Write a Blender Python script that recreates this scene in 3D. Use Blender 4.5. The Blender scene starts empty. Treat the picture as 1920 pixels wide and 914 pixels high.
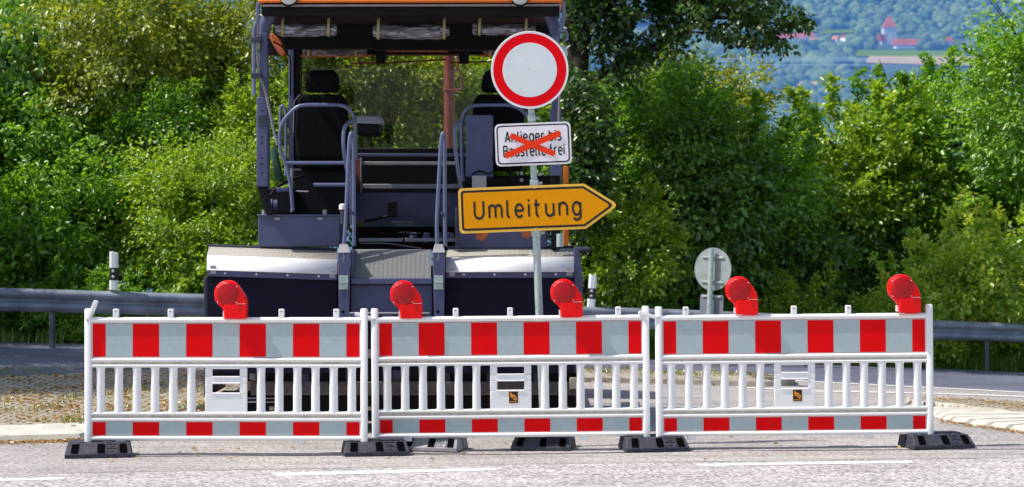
import bpy, bmesh, math, random
import numpy as np
from mathutils import Vector, Matrix

random.seed(7)
rng = np.random.default_rng(7)
scene = bpy.context.scene
col = scene.collection
F = 3780.0            # focal length in photo pixels
CX, HY, CAMH = 960.0, 437.0, 1.68
R = math.radians

# ------------------------------------------------------------------ terrain
def smooth(a, b, t):
    t = min(1.0, max(0.0, (t - a) / (b - a)))
    return t * t * (3 - 2 * t)

def ground(x, y):
    near = 0.009 * min(8.0, max(0.0, x))
    far = 0.24 - 0.0486 * (min(14, max(-14, x)) + 6.4)
    t = smooth(17.5, 24.5, y)
    z = near * (1 - t) + far * t
    z -= 5.0 * smooth(42, 110, y)
    return z

def W(px, py, d):
    """point seen at photo pixel (px, py) standing d metres away"""
    return Vector(((px - CX) * d / F, d, CAMH - (py - HY) * d / F))

def G(px, py, zo=0.0):
    """ground point under a photo pixel"""
    lo, hi = 3.0, 80.0
    for _ in range(50):
        d = 0.5 * (lo + hi)
        x = (px - CX) * d / F
        yy = HY + (CAMH - ground(x, d) - zo) * F / d
        if yy > py: lo = d
        else: hi = d
    d = 0.5 * (lo + hi)
    x = (px - CX) * d / F
    return Vector((x, d, ground(x, d) + zo))

# ------------------------------------------------------------------ materials
def new_mat(name):
    m = bpy.data.materials.new(name)
    m.use_nodes = True
    nt = m.node_tree
    b = nt.nodes['Principled BSDF']
    return m, nt, b

def nd(nt, kind, **kw):
    n = nt.nodes.new(kind)
    for k, v in kw.items():
        if k.startswith('i_'):
            n.inputs[k[2:].replace('_', ' ')].default_value = v
        else:
            setattr(n, k, v)
    return n

def c4(c): return (c[0], c[1], c[2], 1)

def simple(name, c, rough=.5, metal=0., var=.12, scale=6., dirt=None, dirt_amt=.35, dlo=.5, dhi=.75, bump=0., bscale=80., spec=.5, coat=0.):
    """painted / plastic surface: colour broken up by two noises, optional dirt, optional bump"""
    m, nt, b = new_mat(name)
    tc = nd(nt, 'ShaderNodeTexCoord')
    oi = nd(nt, 'ShaderNodeObjectInfo'); ofs = nd(nt, 'ShaderNodeVectorMath', operation='MULTIPLY_ADD'); ofs.inputs[1].default_value = (37, 23, 51)
    nt.links.new(oi.outputs['Random'], ofs.inputs[0]); nt.links.new(tc.outputs['Object'], ofs.inputs[2])
    n1 = nd(nt, 'ShaderNodeTexNoise'); n1.inputs['Scale'].default_value = scale; n1.inputs['Detail'].default_value = 6
    nt.links.new(ofs.outputs[0], n1.inputs['Vector'])
    r1 = nd(nt, 'ShaderNodeMapRange'); r1.inputs['From Min'].default_value = .3; r1.inputs['From Max'].default_value = .7
    r1.inputs['To Min'].default_value = 1 - var; r1.inputs['To Max'].default_value = 1 + var
    nt.links.new(n1.outputs['Fac'], r1.inputs['Value'])
    mul = nd(nt, 'ShaderNodeVectorMath', operation='SCALE')
    mul.inputs[0].default_value = c[:3]
    nt.links.new(r1.outputs['Result'], mul.inputs['Scale'])
    out = mul.outputs[0]
    if dirt:
        n2 = nd(nt, 'ShaderNodeTexNoise'); n2.inputs['Scale'].default_value = scale * 2.3; n2.inputs['Detail'].default_value = 9; n2.inputs['Roughness'].default_value = .7
        nt.links.new(ofs.outputs[0], n2.inputs['Vector'])
        r2 = nd(nt, 'ShaderNodeMapRange'); r2.inputs['From Min'].default_value = dlo; r2.inputs['From Max'].default_value = dhi
        r2.inputs['To Max'].default_value = dirt_amt
        nt.links.new(n2.outputs['Fac'], r2.inputs['Value'])
        mx = nd(nt, 'ShaderNodeMix', data_type='RGBA')
        nt.links.new(r2.outputs['Result'], mx.inputs['Factor'])
        nt.links.new(out, mx.inputs[6]); mx.inputs[7].default_value = c4(dirt)
        out = mx.outputs[2]
    nt.links.new(out, b.inputs['Base Color'])
    b.inputs['Roughness'].default_value = rough
    b.inputs['Metallic'].default_value = metal
    b.inputs['Specular IOR Level'].default_value = spec
    b.inputs['Coat Weight'].default_value = coat
    if bump:
        n3 = nd(nt, 'ShaderNodeTexNoise'); n3.inputs['Scale'].default_value = bscale; n3.inputs['Detail'].default_value = 4
        nt.links.new(tc.outputs['Object'], n3.inputs['Vector'])
        bp = nd(nt, 'ShaderNodeBump'); bp.inputs['Strength'].default_value = bump; bp.inputs['Distance'].default_value = .01
        nt.links.new(n3.outputs['Fac'], bp.inputs['Height']); nt.links.new(bp.outputs['Normal'], b.inputs['Normal'])
    return m

def asphalt(name, c_dark, c_light, speck=70., patch=.25, rough=.85, bump=.5, warm=None):
    m, nt, b = new_mat(name)
    tc = nd(nt, 'ShaderNodeTexCoord')
    v = nd(nt, 'ShaderNodeTexVoronoi'); v.inputs['Scale'].default_value = speck
    n = nd(nt, 'ShaderNodeTexNoise'); n.inputs['Scale'].default_value = speck * .45; n.inputs['Detail'].default_value = 8; n.inputs['Roughness'].default_value = .8
    n2 = nd(nt, 'ShaderNodeTexNoise'); n2.inputs['Scale'].default_value = .9; n2.inputs['Detail'].default_value = 7; n2.inputs['Roughness'].default_value = .65
    for t in (v, n, n2): nt.links.new(tc.outputs['Object'], t.inputs['Vector'])
    sep = nd(nt, 'ShaderNodeSeparateColor'); nt.links.new(v.outputs['Color'], sep.inputs[0])
    a = nd(nt, 'ShaderNodeMath', operation='ADD'); nt.links.new(sep.outputs[0], a.inputs[0]); nt.links.new(n.outputs['Fac'], a.inputs[1])
    rp = nd(nt, 'ShaderNodeMapRange'); rp.inputs['From Min'].default_value = .45; rp.inputs['From Max'].default_value = 1.5
    nt.links.new(a.outputs[0], rp.inputs['Value'])
    mx = nd(nt, 'ShaderNodeMix', data_type='RGBA'); nt.links.new(rp.outputs['Result'], mx.inputs['Factor'])
    mx.inputs[6].default_value = c4(c_dark); mx.inputs[7].default_value = c4(c_light)
    r2 = nd(nt, 'ShaderNodeMapRange'); r2.inputs['From Min'].default_value = .3; r2.inputs['From Max'].default_value = .7
    r2.inputs['To Min'].default_value = 1 - patch; r2.inputs['To Max'].default_value = 1 + patch
    nt.links.new(n2.outputs['Fac'], r2.inputs['Value'])
    mpn = nd(nt, 'ShaderNodeMapping'); mpn.inputs['Scale'].default_value = (.35, 2.6, 1); mpn.inputs['Rotation'].default_value = (0, 0, R(-4)); nt.links.new(tc.outputs['Object'], mpn.inputs['Vector'])
    n4 = nd(nt, 'ShaderNodeTexNoise'); n4.inputs['Scale'].default_value = 1.6; n4.inputs['Detail'].default_value = 8; n4.inputs['Roughness'].default_value = .6; nt.links.new(mpn.outputs[0], n4.inputs['Vector'])
    r4 = nd(nt, 'ShaderNodeMapRange'); r4.inputs['From Min'].default_value = .35; r4.inputs['From Max'].default_value = .65; r4.inputs['To Min'].default_value = .80; r4.inputs['To Max'].default_value = 1.12
    nt.links.new(n4.outputs['Fac'], r4.inputs['Value'])
    m4 = nd(nt, 'ShaderNodeMath', operation='MULTIPLY'); nt.links.new(r4.outputs['Result'], m4.inputs[0]); nt.links.new(r2.outputs['Result'], m4.inputs[1])
    sc = nd(nt, 'ShaderNodeVectorMath', operation='SCALE'); nt.links.new(mx.outputs[2], sc.inputs[0]); nt.links.new(m4.outputs[0], sc.inputs['Scale'])
    nt.links.new(sc.outputs[0], b.inputs['Base Color'])
    b.inputs['Roughness'].default_value = rough
    bp = nd(nt, 'ShaderNodeBump'); bp.inputs['Strength'].default_value = bump; bp.inputs['Distance'].default_value = .006
    nt.links.new(a.outputs[0], bp.inputs['Height']); nt.links.new(bp.outputs['Normal'], b.inputs['Normal'])
    return m

def leaf_mat(name, dark, light, trans=.45):
    m, nt, b = new_mat(name)
    nt.nodes.remove(b)
    at = nd(nt, 'ShaderNodeAttribute', attribute_name='tint')
    cr = nd(nt, 'ShaderNodeMix', data_type='RGBA'); nt.links.new(at.outputs['Fac'], cr.inputs['Factor'])
    cr.inputs[6].default_value = c4(dark); cr.inputs[7].default_value = c4(light)
    df = nd(nt, 'ShaderNodeBsdfDiffuse'); tr = nd(nt, 'ShaderNodeBsdfTranslucent'); gl = nd(nt, 'ShaderNodeBsdfGlossy')
    gl.inputs['Roughness'].default_value = .36; gl.inputs['Color'].default_value = (.9, .95, .85, 1)
    nt.links.new(cr.outputs[2], df.inputs['Color'])
    sc = nd(nt, 'ShaderNodeVectorMath', operation='MULTIPLY'); sc.inputs[1].default_value = (1.35, 1.25, .5)
    nt.links.new(cr.outputs[2], sc.inputs[0]); nt.links.new(sc.outputs[0], tr.inputs['Color'])
    m1 = nd(nt, 'ShaderNodeMixShader'); m1.inputs[0].default_value = trans
    nt.links.new(df.outputs[0], m1.inputs[1]); nt.links.new(tr.outputs[0], m1.inputs[2])
    m2 = nd(nt, 'ShaderNodeMixShader'); m2.inputs[0].default_value = .06
    nt.links.new(m1.outputs[0], m2.inputs[1]); nt.links.new(gl.outputs[0], m2.inputs[2])
    nt.links.new(m2.outputs[0], nt.nodes['Material Output'].inputs['Surface'])
    return m

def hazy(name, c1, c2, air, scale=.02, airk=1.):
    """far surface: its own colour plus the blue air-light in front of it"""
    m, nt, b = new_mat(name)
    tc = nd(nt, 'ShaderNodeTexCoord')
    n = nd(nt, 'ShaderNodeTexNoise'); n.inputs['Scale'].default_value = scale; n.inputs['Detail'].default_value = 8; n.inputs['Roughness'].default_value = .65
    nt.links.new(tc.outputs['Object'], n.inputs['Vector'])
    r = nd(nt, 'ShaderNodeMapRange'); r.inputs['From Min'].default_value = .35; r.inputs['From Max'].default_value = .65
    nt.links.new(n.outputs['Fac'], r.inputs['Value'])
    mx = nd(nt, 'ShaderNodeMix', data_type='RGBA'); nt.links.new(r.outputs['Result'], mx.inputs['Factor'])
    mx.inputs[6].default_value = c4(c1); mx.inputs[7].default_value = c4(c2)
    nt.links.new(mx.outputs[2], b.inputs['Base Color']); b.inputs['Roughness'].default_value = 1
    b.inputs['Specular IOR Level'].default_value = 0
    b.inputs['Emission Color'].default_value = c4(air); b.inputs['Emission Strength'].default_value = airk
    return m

M = {}
M['white'] = simple('white_plastic', (.90, .90, .90), .45, var=.03, scale=9, dirt=(.48, .43, .36), dirt_amt=.30, dlo=.55, dhi=.8)
M['groove'] = simple('dusty_plastic', (.58, .52, .42), .7, var=.2, scale=14, dirt=(.18, .14, .09), dirt_amt=.7)
M['red_foil'] = simple('red_reflective_foil', (.86, .001, .004), .5, var=.04, scale=14, spec=.12, dirt=(.9, .6, .6), dirt_amt=.8, dlo=.71, dhi=.74)
M['grey_foil'] = simple('grey_reflective_foil', (.44, .53, .55), .5, var=.05, scale=25, dirt=(.28, .31, .32), dirt_amt=.35, spec=.25, dlo=.56, dhi=.78)
M['foil_edge'] = simple('pale_foil_edge', (.75, .6, .62), .5, var=.05)
M['lamp_red'] = simple('red_lamp_plastic', (.95, .003, .005), .35, var=.05, scale=12, spec=.25)
M['lens_red'] = simple('red_lens', (.50, .001, .006), .2, var=.12, scale=30, bump=.5, bscale=120, spec=.4)
M['lamp_dark'] = simple('dark_red_print', (.30, .004, .006), .5)
M['screw'] = simple('bright_screw', (.85, .7, .7), .3, metal=.3)
M['rubber'] = simple('black_recycled_rubber', (.030, .032, .050), .6, var=.3, scale=18, dirt=(.20, .19, .18), dirt_amt=.4, bump=.25, bscale=60)
M['rubber_grey'] = simple('sunlit_grey_rubber', (.30, .29, .30), .75, var=.25, scale=18, dirt=(.35, .34, .32), dirt_amt=.5, bump=.25, bscale=60)  # paler than the black feet: sunlight put into the colour
M['hole'] = simple('dark_recess', (.004, .004, .005), .95, spec=0.)
M['sign_white'] = simple('white_sign_foil', (.78, .83, .86), .5, var=.04, scale=12, spec=.25, dirt=(.5, .52, .52), dirt_amt=.25, dlo=.55)
M['sign_edge'] = simple('pale_sign_rim', (.90, .86, .90), .5, var=.03, spec=.25)
M['sign_red'] = simple('red_sign_foil', (.88, .001, .008), .5, var=.03, scale=20, spec=.12)
M['sign_yellow'] = simple('yellow_sign_foil', (.84, .33, .001), .5, var=.04, scale=25, spec=.12)
M['sign_rim'] = simple('yellow_sign_rim', (.95, .55, .06), .5, var=.05, scale=25)
M['sign_black'] = simple('black_sign_print', (.008, .006, .010), .45)
M['tape'] = simple('red_orange_tape', (.95, .05, .012), .5, var=.05, spec=.15)
M['galv'] = simple('galvanised_steel', (.44, .54, .53), .42, metal=.25, var=.18, scale=22, dirt=(.2, .22, .22), dirt_amt=.4)
M['sign_back'] = simple('grey_sign_back', (.31, .36, .36), .6, metal=.1, var=.15, scale=6, dirt=(.25, .29, .32), dirt_amt=.6)
M['sign_back_dark'] = simple('dull_grey_plate', (.20, .22, .27), .55, metal=.2, var=.2)
M['rail'] = simple('dull_guard_rail_zinc', (.25, .28, .33), .55, metal=.3, var=.3, scale=3, dirt=(.10, .10, .09), dirt_amt=.6)
M['rail_post'] = simple('shaded_rail_post', (.10, .11, .13), .6, metal=.2, var=.3)  # darker than the beam: shade put into the post colour
M['paint'] = simple('blue_grey_machine_paint', (.068, .077, .175), .45, var=.12, scale=5, dirt=(.14, .12, .11), dirt_amt=.25, coat=.1)
M['paint_dark'] = simple('dark_machine_paint', (.032, .035, .062), .5, var=.15, scale=5)
M['rail_paint'] = simple('machine_rail_paint', (.125, .145, .27), .32, var=.1, coat=.3)
M['black'] = simple('black_machine_paint', (.008, .008, .010), .6, var=.2, spec=.15)
M['panel_black'] = simple('black_screed_mat', (.010, .010, .024), .8, var=.15, scale=8, spec=.15)
M['seat'] = simple('black_seat_fabric', (.006, .006, .007), .9, var=.3, scale=30, spec=.1)
M['steel'] = simple('grey_machine_steel', (.34, .34, .37), .5, metal=.3, var=.1)
M['beam'] = simple('dusty_brown_steel', (.065, .055, .055), .8, var=.3, scale=15, dirt=(.16, .13, .10), dirt_amt=.5)
M['orange'] = simple('orange_machine_paint', (.75, .16, .01), .4, var=.06)
M['orange_worn'] = simple('worn_orange_paint', (.55, .12, .02), .55, var=.3, scale=20, dirt=(.12, .12, .18), dirt_amt=.9)
M['rust'] = simple('red_brown_pipe_paint', (.20, .035, .028), .45, var=.15, scale=10, dirt=(.3, .14, .12), dirt_amt=.4)
M['strap'] = simple('olive_strap', (.36, .33, .17), .7, var=.1)
M['brass'] = simple('white_cap', (.75, .74, .70), .4)
M['green_glass'] = simple('green_tinted_panel', (.05, .12, .07), .25, var=.2, scale=8)
M['hose'] = simple('grey_corrugated_hose', (.22, .21, .23), .5, var=.2)
M['lamp_glass'] = simple('work_lamp_glass', (.62, .64, .66), .15, var=.05, scale=60, bump=.4, bscale=60)
M['black_band'] = simple('black_delineator_band', (.012, .012, .014), .5)
M['reflector'] = simple('grey_reflector', (.6, .62, .64), .25)
M['badge_orange'] = simple('orange_badge_print', (.80, .30, .02), .5, var=.04)
M['bark'] = simple('dark_bark', (.026, .02, .016), .9, var=.35, scale=9, bump=.8, bscale=25)
M['road'] = asphalt('pale_asphalt', (.17, .16, .16), (.60, .55, .52), 80., .14)
M['road_coarse'] = asphalt('coarse_pale_asphalt', (.13, .125, .135), (.74, .68, .65), 58., .12)
M['road_dark'] = asphalt('dark_smooth_asphalt', (.075, .082, .125), (.20, .205, .28), 60., .22, rough=.6, bump=.3)
M['tar'] = simple('tar_joint', (.05, .05, .065), .7, var=.4, scale=20)
M['crack'] = simple('thin_road_crack', (.12, .115, .115), .9, var=.5, scale=20)
M['mark'] = simple('white_road_paint', (.80, .78, .74), .7, var=.10, scale=12, dirt=(.4, .37, .35), dirt_amt=.4)
M['kerb'] = simple('pale_concrete_kerb', (.60, .565, .49), .9, var=.15, scale=5, dirt=(.30, .27, .22), dirt_amt=.45, bump=.3, bscale=50)
M['kerb_tan'] = simple('tan_concrete_kerb', (.38, .33, .27), .9, var=.2, scale=6, dirt=(.22, .18, .14), dirt_amt=.5, bump=.3, bscale=50)
M['mortar'] = simple('dark_joint_soil', (.02, .016, .012), 1., var=.3, scale=20)
M['grass'] = leaf_mat('grass_blades', (0.078, 0.169, 0.026), (0.312, 0.468, 0.065), .4)
M['dry_grass'] = leaf_mat('dry_grass_blades', (.20, .18, .05), (.22, .28, .06), .3)
M['litter'] = leaf_mat('dry_leaves', (.30, .13, .03), (.48, .33, .12), .2)

def paver_mat():
    m, nt, b = new_mat('sandy_stone_setts')
    tc = nd(nt, 'ShaderNodeTexCoord')
    br = nd(nt, 'ShaderNodeTexBrick'); br.inputs['Scale'].default_value = 1.0
    br.inputs['Brick Width'].default_value = .16; br.inputs['Row Height'].default_value = .11; br.inputs['Mortar Size'].default_value = .014
    br.inputs['Color1'].default_value = (.36, .31, .235, 1); br.inputs['Color2'].default_value = (.47, .41, .31, 1); br.inputs['Mortar'].default_value = (.13, .10, .06, 1)
    n0 = nd(nt, 'ShaderNodeTexNoise'); n0.inputs['Scale'].default_value = 6; nt.links.new(tc.outputs['Object'], n0.inputs['Vector'])
    ms = nd(nt, 'ShaderNodeVectorMath', operation='MULTIPLY_ADD'); ms.inputs[1].default_value = (.05, .05, 0)
    nt.links.new(n0.outputs['Color'], ms.inputs[0]); nt.links.new(tc.outputs['Object'], ms.inputs[2])
    nt.links.new(ms.outputs[0], br.inputs['Vector'])
    n = nd(nt, 'ShaderNodeTexNoise'); n.inputs['Scale'].default_value = 3; n.inputs['Detail'].default_value = 9; n.inputs['Roughness'].default_value = .7
    nt.links.new(tc.outputs['Object'], n.inputs['Vector'])
    r = nd(nt, 'ShaderNodeMapRange'); r.inputs['From Min'].default_value = .5; r.inputs['From Max'].default_value = .72; r.inputs['To Max'].default_value = .75
    nt.links.new(n.outputs['Fac'], r.inputs['Value'])
    mx = nd(nt, 'ShaderNodeMix', data_type='RGBA'); nt.links.new(r.outputs['Result'], mx.inputs['Factor'])
    nt.links.new(br.outputs['Color'], mx.inputs[6]); mx.inputs[7].default_value = (.22, .17, .08, 1)
    nt.links.new(mx.outputs[2], b.inputs['Base Color']); b.inputs['Roughness'].default_value = .9
    bp = nd(nt, 'ShaderNodeBump'); bp.inputs['Strength'].default_value = .9; bp.inputs['Distance'].default_value = .015; bp.invert = True
    nt.links.new(br.outputs['Fac'], bp.inputs['Height']); nt.links.new(bp.outputs['Normal'], b.inputs['Normal'])
    return m
M['setts'] = paver_mat()

def soil_mat():
    m, nt, b = new_mat('verge_soil')
    tc = nd(nt, 'ShaderNodeTexCoord')
    n = nd(nt, 'ShaderNodeTexNoise'); n.inputs['Scale'].default_value = 1.3; n.inputs['Detail'].default_value = 10; n.inputs['Roughness'].default_value = .7
    nt.links.new(tc.outputs['Object'], n.inputs['Vector'])
    cr = nd(nt, 'ShaderNodeValToRGB'); nt.links.new(n.outputs['Fac'], cr.inputs[0])
    cr.color_ramp.elements[0].position = .35; cr.color_ramp.elements[0].color = (.03, .05, .012, 1)
    cr.color_ramp.elements[1].position = .68; cr.color_ramp.elements[1].color = (.16, .10, .05, 1)
    nt.links.new(cr.outputs[0], b.inputs['Base Color']); b.inputs['Roughness'].default_value = 1
    return m
M['soil'] = soil_mat()

def tread_mat(name, c, rough, metal, scale=26.):
    """raised five-bar style tread plate: two crossed wave fields masked into short diagonal bars"""
    m, nt, b = new_mat(name)
    tc = nd(nt, 'ShaderNodeTexCoord')
    sx = nd(nt, 'ShaderNodeSeparateXYZ'); nt.links.new(tc.outputs['Object'], sx.inputs[0])
    def mth(op, a, bb=None):
        n = nd(nt, 'ShaderNodeMath', operation=op)
        for i, q in enumerate((a, bb)):
            if q is None: continue
            if isinstance(q, (int, float)): n.inputs[i].default_value = q
            else: nt.links.new(q, n.inputs[i])
        return n.outputs[0]
    hgt = mth('ADD', sx.outputs[2], mth('MULTIPLY', sx.outputs[1], .7))
    u = mth('MULTIPLY', mth('ADD', sx.outputs[0], hgt), scale)
    v = mth('MULTIPLY', mth('SUBTRACT', sx.outputs[0], hgt), scale)
    chk = mth('LESS_THAN', mth('FRACT', mth('MULTIPLY', mth('ADD', mth('FLOOR', u), mth('FLOOR', v)), .5)), .25)
    fu = mth('ABSOLUTE', mth('SINE', mth('MULTIPLY', u, math.pi * 3)))
    fv = mth('ABSOLUTE', mth('SINE', mth('MULTIPLY', v, math.pi * 3)))
    h = mth('ADD', mth('MULTIPLY', chk, mth('POWER', fu, 3)), mth('MULTIPLY', mth('SUBTRACT', 1, chk), mth('POWER', fv, 3)))
    bp = nd(nt, 'ShaderNodeBump'); bp.inputs['Strength'].default_value = .8; bp.inputs['Distance'].default_value = .006
    nt.links.new(h, bp.inputs['Height']); nt.links.new(bp.outputs['Normal'], b.inputs['Normal'])
    n = nd(nt, 'ShaderNodeTexNoise'); n.inputs['Scale'].default_value = 7; n.inputs['Detail'].default_value = 8; n.inputs['Roughness'].default_value = .75
    nt.links.new(tc.outputs['Object'], n.inputs['Vector'])
    r = nd(nt, 'ShaderNodeMapRange'); r.inputs['From Min'].default_value = .56; r.inputs['From Max'].default_value = .74; r.inputs['To Max'].default_value = .55
    nt.links.new(n.outputs['Fac'], r.inputs['Value'])
    mx = nd(nt, 'ShaderNodeMix', data_type='RGBA'); nt.links.new(r.outputs['Result'], mx.inputs['Factor'])
    mx.inputs[6].default_value = c4(c); mx.inputs[7].default_value = (.20, .13, .09, 1)
    m2 = nd(nt, 'ShaderNodeMix', data_type='RGBA', blend_type='MULTIPLY'); m2.inputs['Factor'].default_value = 1
    r3 = nd(nt, 'ShaderNodeMapRange'); r3.inputs['To Min'].default_value = .72; r3.inputs['To Max'].default_value = 1.15
    nt.links.new(h, r3.inputs['Value'])
    nt.links.new(mx.outputs[2], m2.inputs[6]); nt.links.new(r3.outputs['Result'], m2.inputs[7])
    nt.links.new(m2.outputs[2], b.inputs['Base Color'])
    b.inputs['Roughness'].default_value = rough; b.inputs['Metallic'].default_value = metal
    return m
M['tread'] = tread_mat('grey_tread_plate', (.30, .31, .31), .5, .3)
M['cover'] = tread_mat('bright_aluminium_cover', (.62, .58, .50), .5, .1)

M['skirt'] = simple('bright_bent_aluminium', (.93, .90, .91), .5, metal=.0, var=.06, scale=6, dirt=(.40, .28, .22), dirt_amt=.10)
def plastic_film():
    m, nt, b = new_mat('rolled_clear_film')
    tc = nd(nt, 'ShaderNodeTexCoord')
    mp = nd(nt, 'ShaderNodeMapping'); mp.inputs['Scale'].default_value = (2.5, 14, 14); nt.links.new(tc.outputs['Object'], mp.inputs['Vector'])
    n = nd(nt, 'ShaderNodeTexNoise'); n.inputs['Scale'].default_value = 2.2; n.inputs['Detail'].default_value = 6; n.inputs['Distortion'].default_value = 1.2
    nt.links.new(mp.outputs[0], n.inputs['Vector'])
    cr = nd(nt, 'ShaderNodeValToRGB'); nt.links.new(n.outputs['Fac'], cr.inputs[0])
    e = cr.color_ramp.elements; e[0].position = .36; e[0].color = (.05, .045, .05, 1); e[1].position = .7; e[1].color = (.50, .56, .74, 1)
    x = cr.color_ramp.elements.new(.52); x.color = (.17, .15, .17, 1)
    nt.links.new(cr.outputs[0], b.inputs['Base Color']); b.inputs['Roughness'].default_value = .16; b.inputs['Coat Weight'].default_value = .6
    bp = nd(nt, 'ShaderNodeBump'); bp.inputs['Strength'].default_value = .7; bp.inputs['Distance'].default_value = .03
    nt.links.new(n.outputs['Fac'], bp.inputs['Height']); nt.links.new(bp.outputs['Normal'], b.inputs['Normal'])
    return m
M['film'] = plastic_film()

def pane():
    m, nt, b = new_mat('window_glass')
    nt.nodes.remove(b)
    t = nd(nt, 'ShaderNodeBsdfTransparent'); t.inputs['Color'].default_value = (.93, .95, .94, 1)
    g = nd(nt, 'ShaderNodeBsdfGlossy'); g.inputs['Roughness'].default_value = .03
    d = nd(nt, 'ShaderNodeBsdfDiffuse'); d.inputs['Color'].default_value = (.35, .36, .33, 1)
    m1 = nd(nt, 'ShaderNodeMixShader'); m1.inputs[0].default_value = .012
    nt.links.new(t.outputs[0], m1.inputs[1]); nt.links.new(d.outputs[0], m1.inputs[2])
    m2 = nd(nt, 'ShaderNodeMixShader'); m2.inputs[0].default_value = .014
    nt.links.new(m1.outputs[0], m2.inputs[1]); nt.links.new(g.outputs[0], m2.inputs[2])
    nt.links.new(m2.outputs[0], nt.nodes['Material Output'].inputs['Surface'])
    return m
M['pane'] = pane()

# ------------------------------------------------------------------ mesh builder
class MB:
    def __init__(s): s.v = []; s.f = []; s.m = []; s.mats = []; s.cur = 0
    def use(s, mat):
        if mat not in s.mats: s.mats.append(mat)
        s.cur = s.mats.index(mat); return s
    def add(s, vs, fs):
        o = len(s.v); s.v += [tuple(p) for p in vs]
        for f in fs: s.f.append(tuple(i + o for i in f)); s.m.append(s.cur)
        return s
    def box(s, a, b):
        x0, y0, z0 = (min(a[i], b[i]) for i in range(3)); x1, y1, z1 = (max(a[i], b[i]) for i in range(3))
        return s.add([(x0,y0,z0),(x1,y0,z0),(x1,y1,z0),(x0,y1,z0),(x0,y0,z1),(x1,y0,z1),(x1,y1,z1),(x0,y1,z1)],
                     [(0,3,2,1),(4,5,6,7),(0,1,5,4),(1,2,6,5),(2,3,7,6),(3,0,4,7)])
    def hexa(s, p):   # 8 points: bottom 4 ccw, top 4 ccw
        return s.add(p, [(0,3,2,1),(4,5,6,7),(0,1,5,4),(1,2,6,5),(2,3,7,6),(3,0,4,7)])
    def prism(s, poly, y0, y1):   # poly in xz (ccw seen from -y), front at y0
        n = len(poly)
        vs = [(x, y0, z) for x, z in poly] + [(x, y1, z) for x, z in poly]
        return s.add(vs, [tuple(range(n)), tuple(reversed(range(n, 2*n)))] + [(i, i+n, (i+1) % n + n, (i+1) % n) for i in range(n)])
    def xprism(s, poly, x0, x1):  # poly in yz extruded along x
        n = len(poly)
        vs = [(x0, y, z) for y, z in poly] + [(x1, y, z) for y, z in poly]
        return s.add(vs, [tuple(range(n)), tuple(reversed(range(n, 2*n)))] + [(i, i+n, (i+1) % n + n, (i+1) % n) for i in range(n)])
    def sheet(s, poly, y):
        return s.add([(x, y, z) for x, z in poly], [tuple(range(len(poly)))])
    def tube(s, pts, r, n=10, caps=True):
        pts = [Vector(p) for p in pts]; rs = r if isinstance(r, (list, tuple)) else [r] * len(pts)
        o = len(s.v); up = None
        for i, p in enumerate(pts):
            t = (pts[min(i+1, len(pts)-1)] - pts[max(i-1, 0)])
            if t.length < 1e-9: t = Vector((0, 0, 1))
            t.normalize()
            if up is None:
                up = t.orthogonal().normalized()
            else:
                up = (up - t * up.dot(t))
                up = up.normalized() if up.length > 1e-6 else t.orthogonal().normalized()
            q = t.cross(up)
            for k in range(n):
                a = 2 * math.pi * k / n
                s.v.append(tuple(p + (up * math.cos(a) + q * math.sin(a)) * rs[i]))
        for i in range(len(pts) - 1):
            for k in range(n):
                a, b = o + i*n + k, o + i*n + (k+1) % n
                s.f.append((a, b, b + n, a + n)); s.m.append(s.cur)
        if caps:
            s.f.append(tuple(o + k for k in reversed(range(n)))); s.m.append(s.cur)
            s.f.append(tuple(o + (len(pts)-1)*n + k for k in range(n))); s.m.append(s.cur)
        return s
    def disc(s, c, r, y, n=32, rx=None):
        rx = rx or r
        return s.sheet([(c[0] + rx * math.cos(2*math.pi*k/n), c[1] + r * math.sin(2*math.pi*k/n)) for k in range(n)], y)
    def dome(s, c, r, y0, h, n=28, rings=5):   # bulges towards -y
        o = len(s.v); vs = []; fs = []
        for j in range(rings):
            a = j / rings * math.pi / 2
            for k in range(n):
                t = 2*math.pi*k/n
                vs.append((c[0] + r*math.cos(a)*math.cos(t), y0 - h*math.sin(a), c[1] + r*math.cos(a)*math.sin(t)))
        vs.append((c[0], y0 - h, c[1]))
        for j in range(rings-1):
            for k in range(n): fs.append((j*n+k, j*n+(k+1) % n, (j+1)*n+(k+1) % n, (j+1)*n+k))
        for k in range(n): fs.append(((rings-1)*n+k, (rings-1)*n+(k+1) % n, rings*n))
        return s.add(vs, fs)
    def build(s, name, mat=None, parent=None, bevel=0., seg=2, smooth_a=35, world=False):
        me = bpy.data.meshes.new(name)
        off = parent.location if (parent is not None and world) else Vector((0, 0, 0))
        me.from_pydata([(x - off[0], y - off[1], z - off[2]) for x, y, z in s.v], [], s.f)
        mats = s.mats if s.mats else [mat]
        for m in mats: me.materials.append(m)
        if s.mats: me.polygons.foreach_set('material_index', s.m)
        me.update()
        if smooth_a:
            me.shade_smooth(); me.set_sharp_from_angle(angle=R(smooth_a))
        o = bpy.data.objects.new(name, me); col.objects.link(o)
        if parent is not None: o.parent = parent
        if bevel:
            b = o.modifiers.new('bevel', 'BEVEL'); b.width = bevel; b.segments = seg; b.limit_method = 'ANGLE'; b.angle_limit = R(40); b.harden_normals = False
        return o

def tag(o, label=None, cat=None, group=None, kind=None):
    if label: o['label'] = label
    if cat: o['category'] = cat
    if group: o['group'] = group
    if kind: o['kind'] = kind
    return o

def empty(name, loc=(0, 0, 0)):
    o = bpy.data.objects.new(name, None); col.objects.link(o); o.location = loc
    o.empty_display_size = .2
    return o

def copy_tree(o, parent=None):
    c = o.copy(); col.objects.link(c)
    if parent is not None: c.parent = parent
    for ch in list(o.children): copy_tree(ch, c)
    return c

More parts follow.
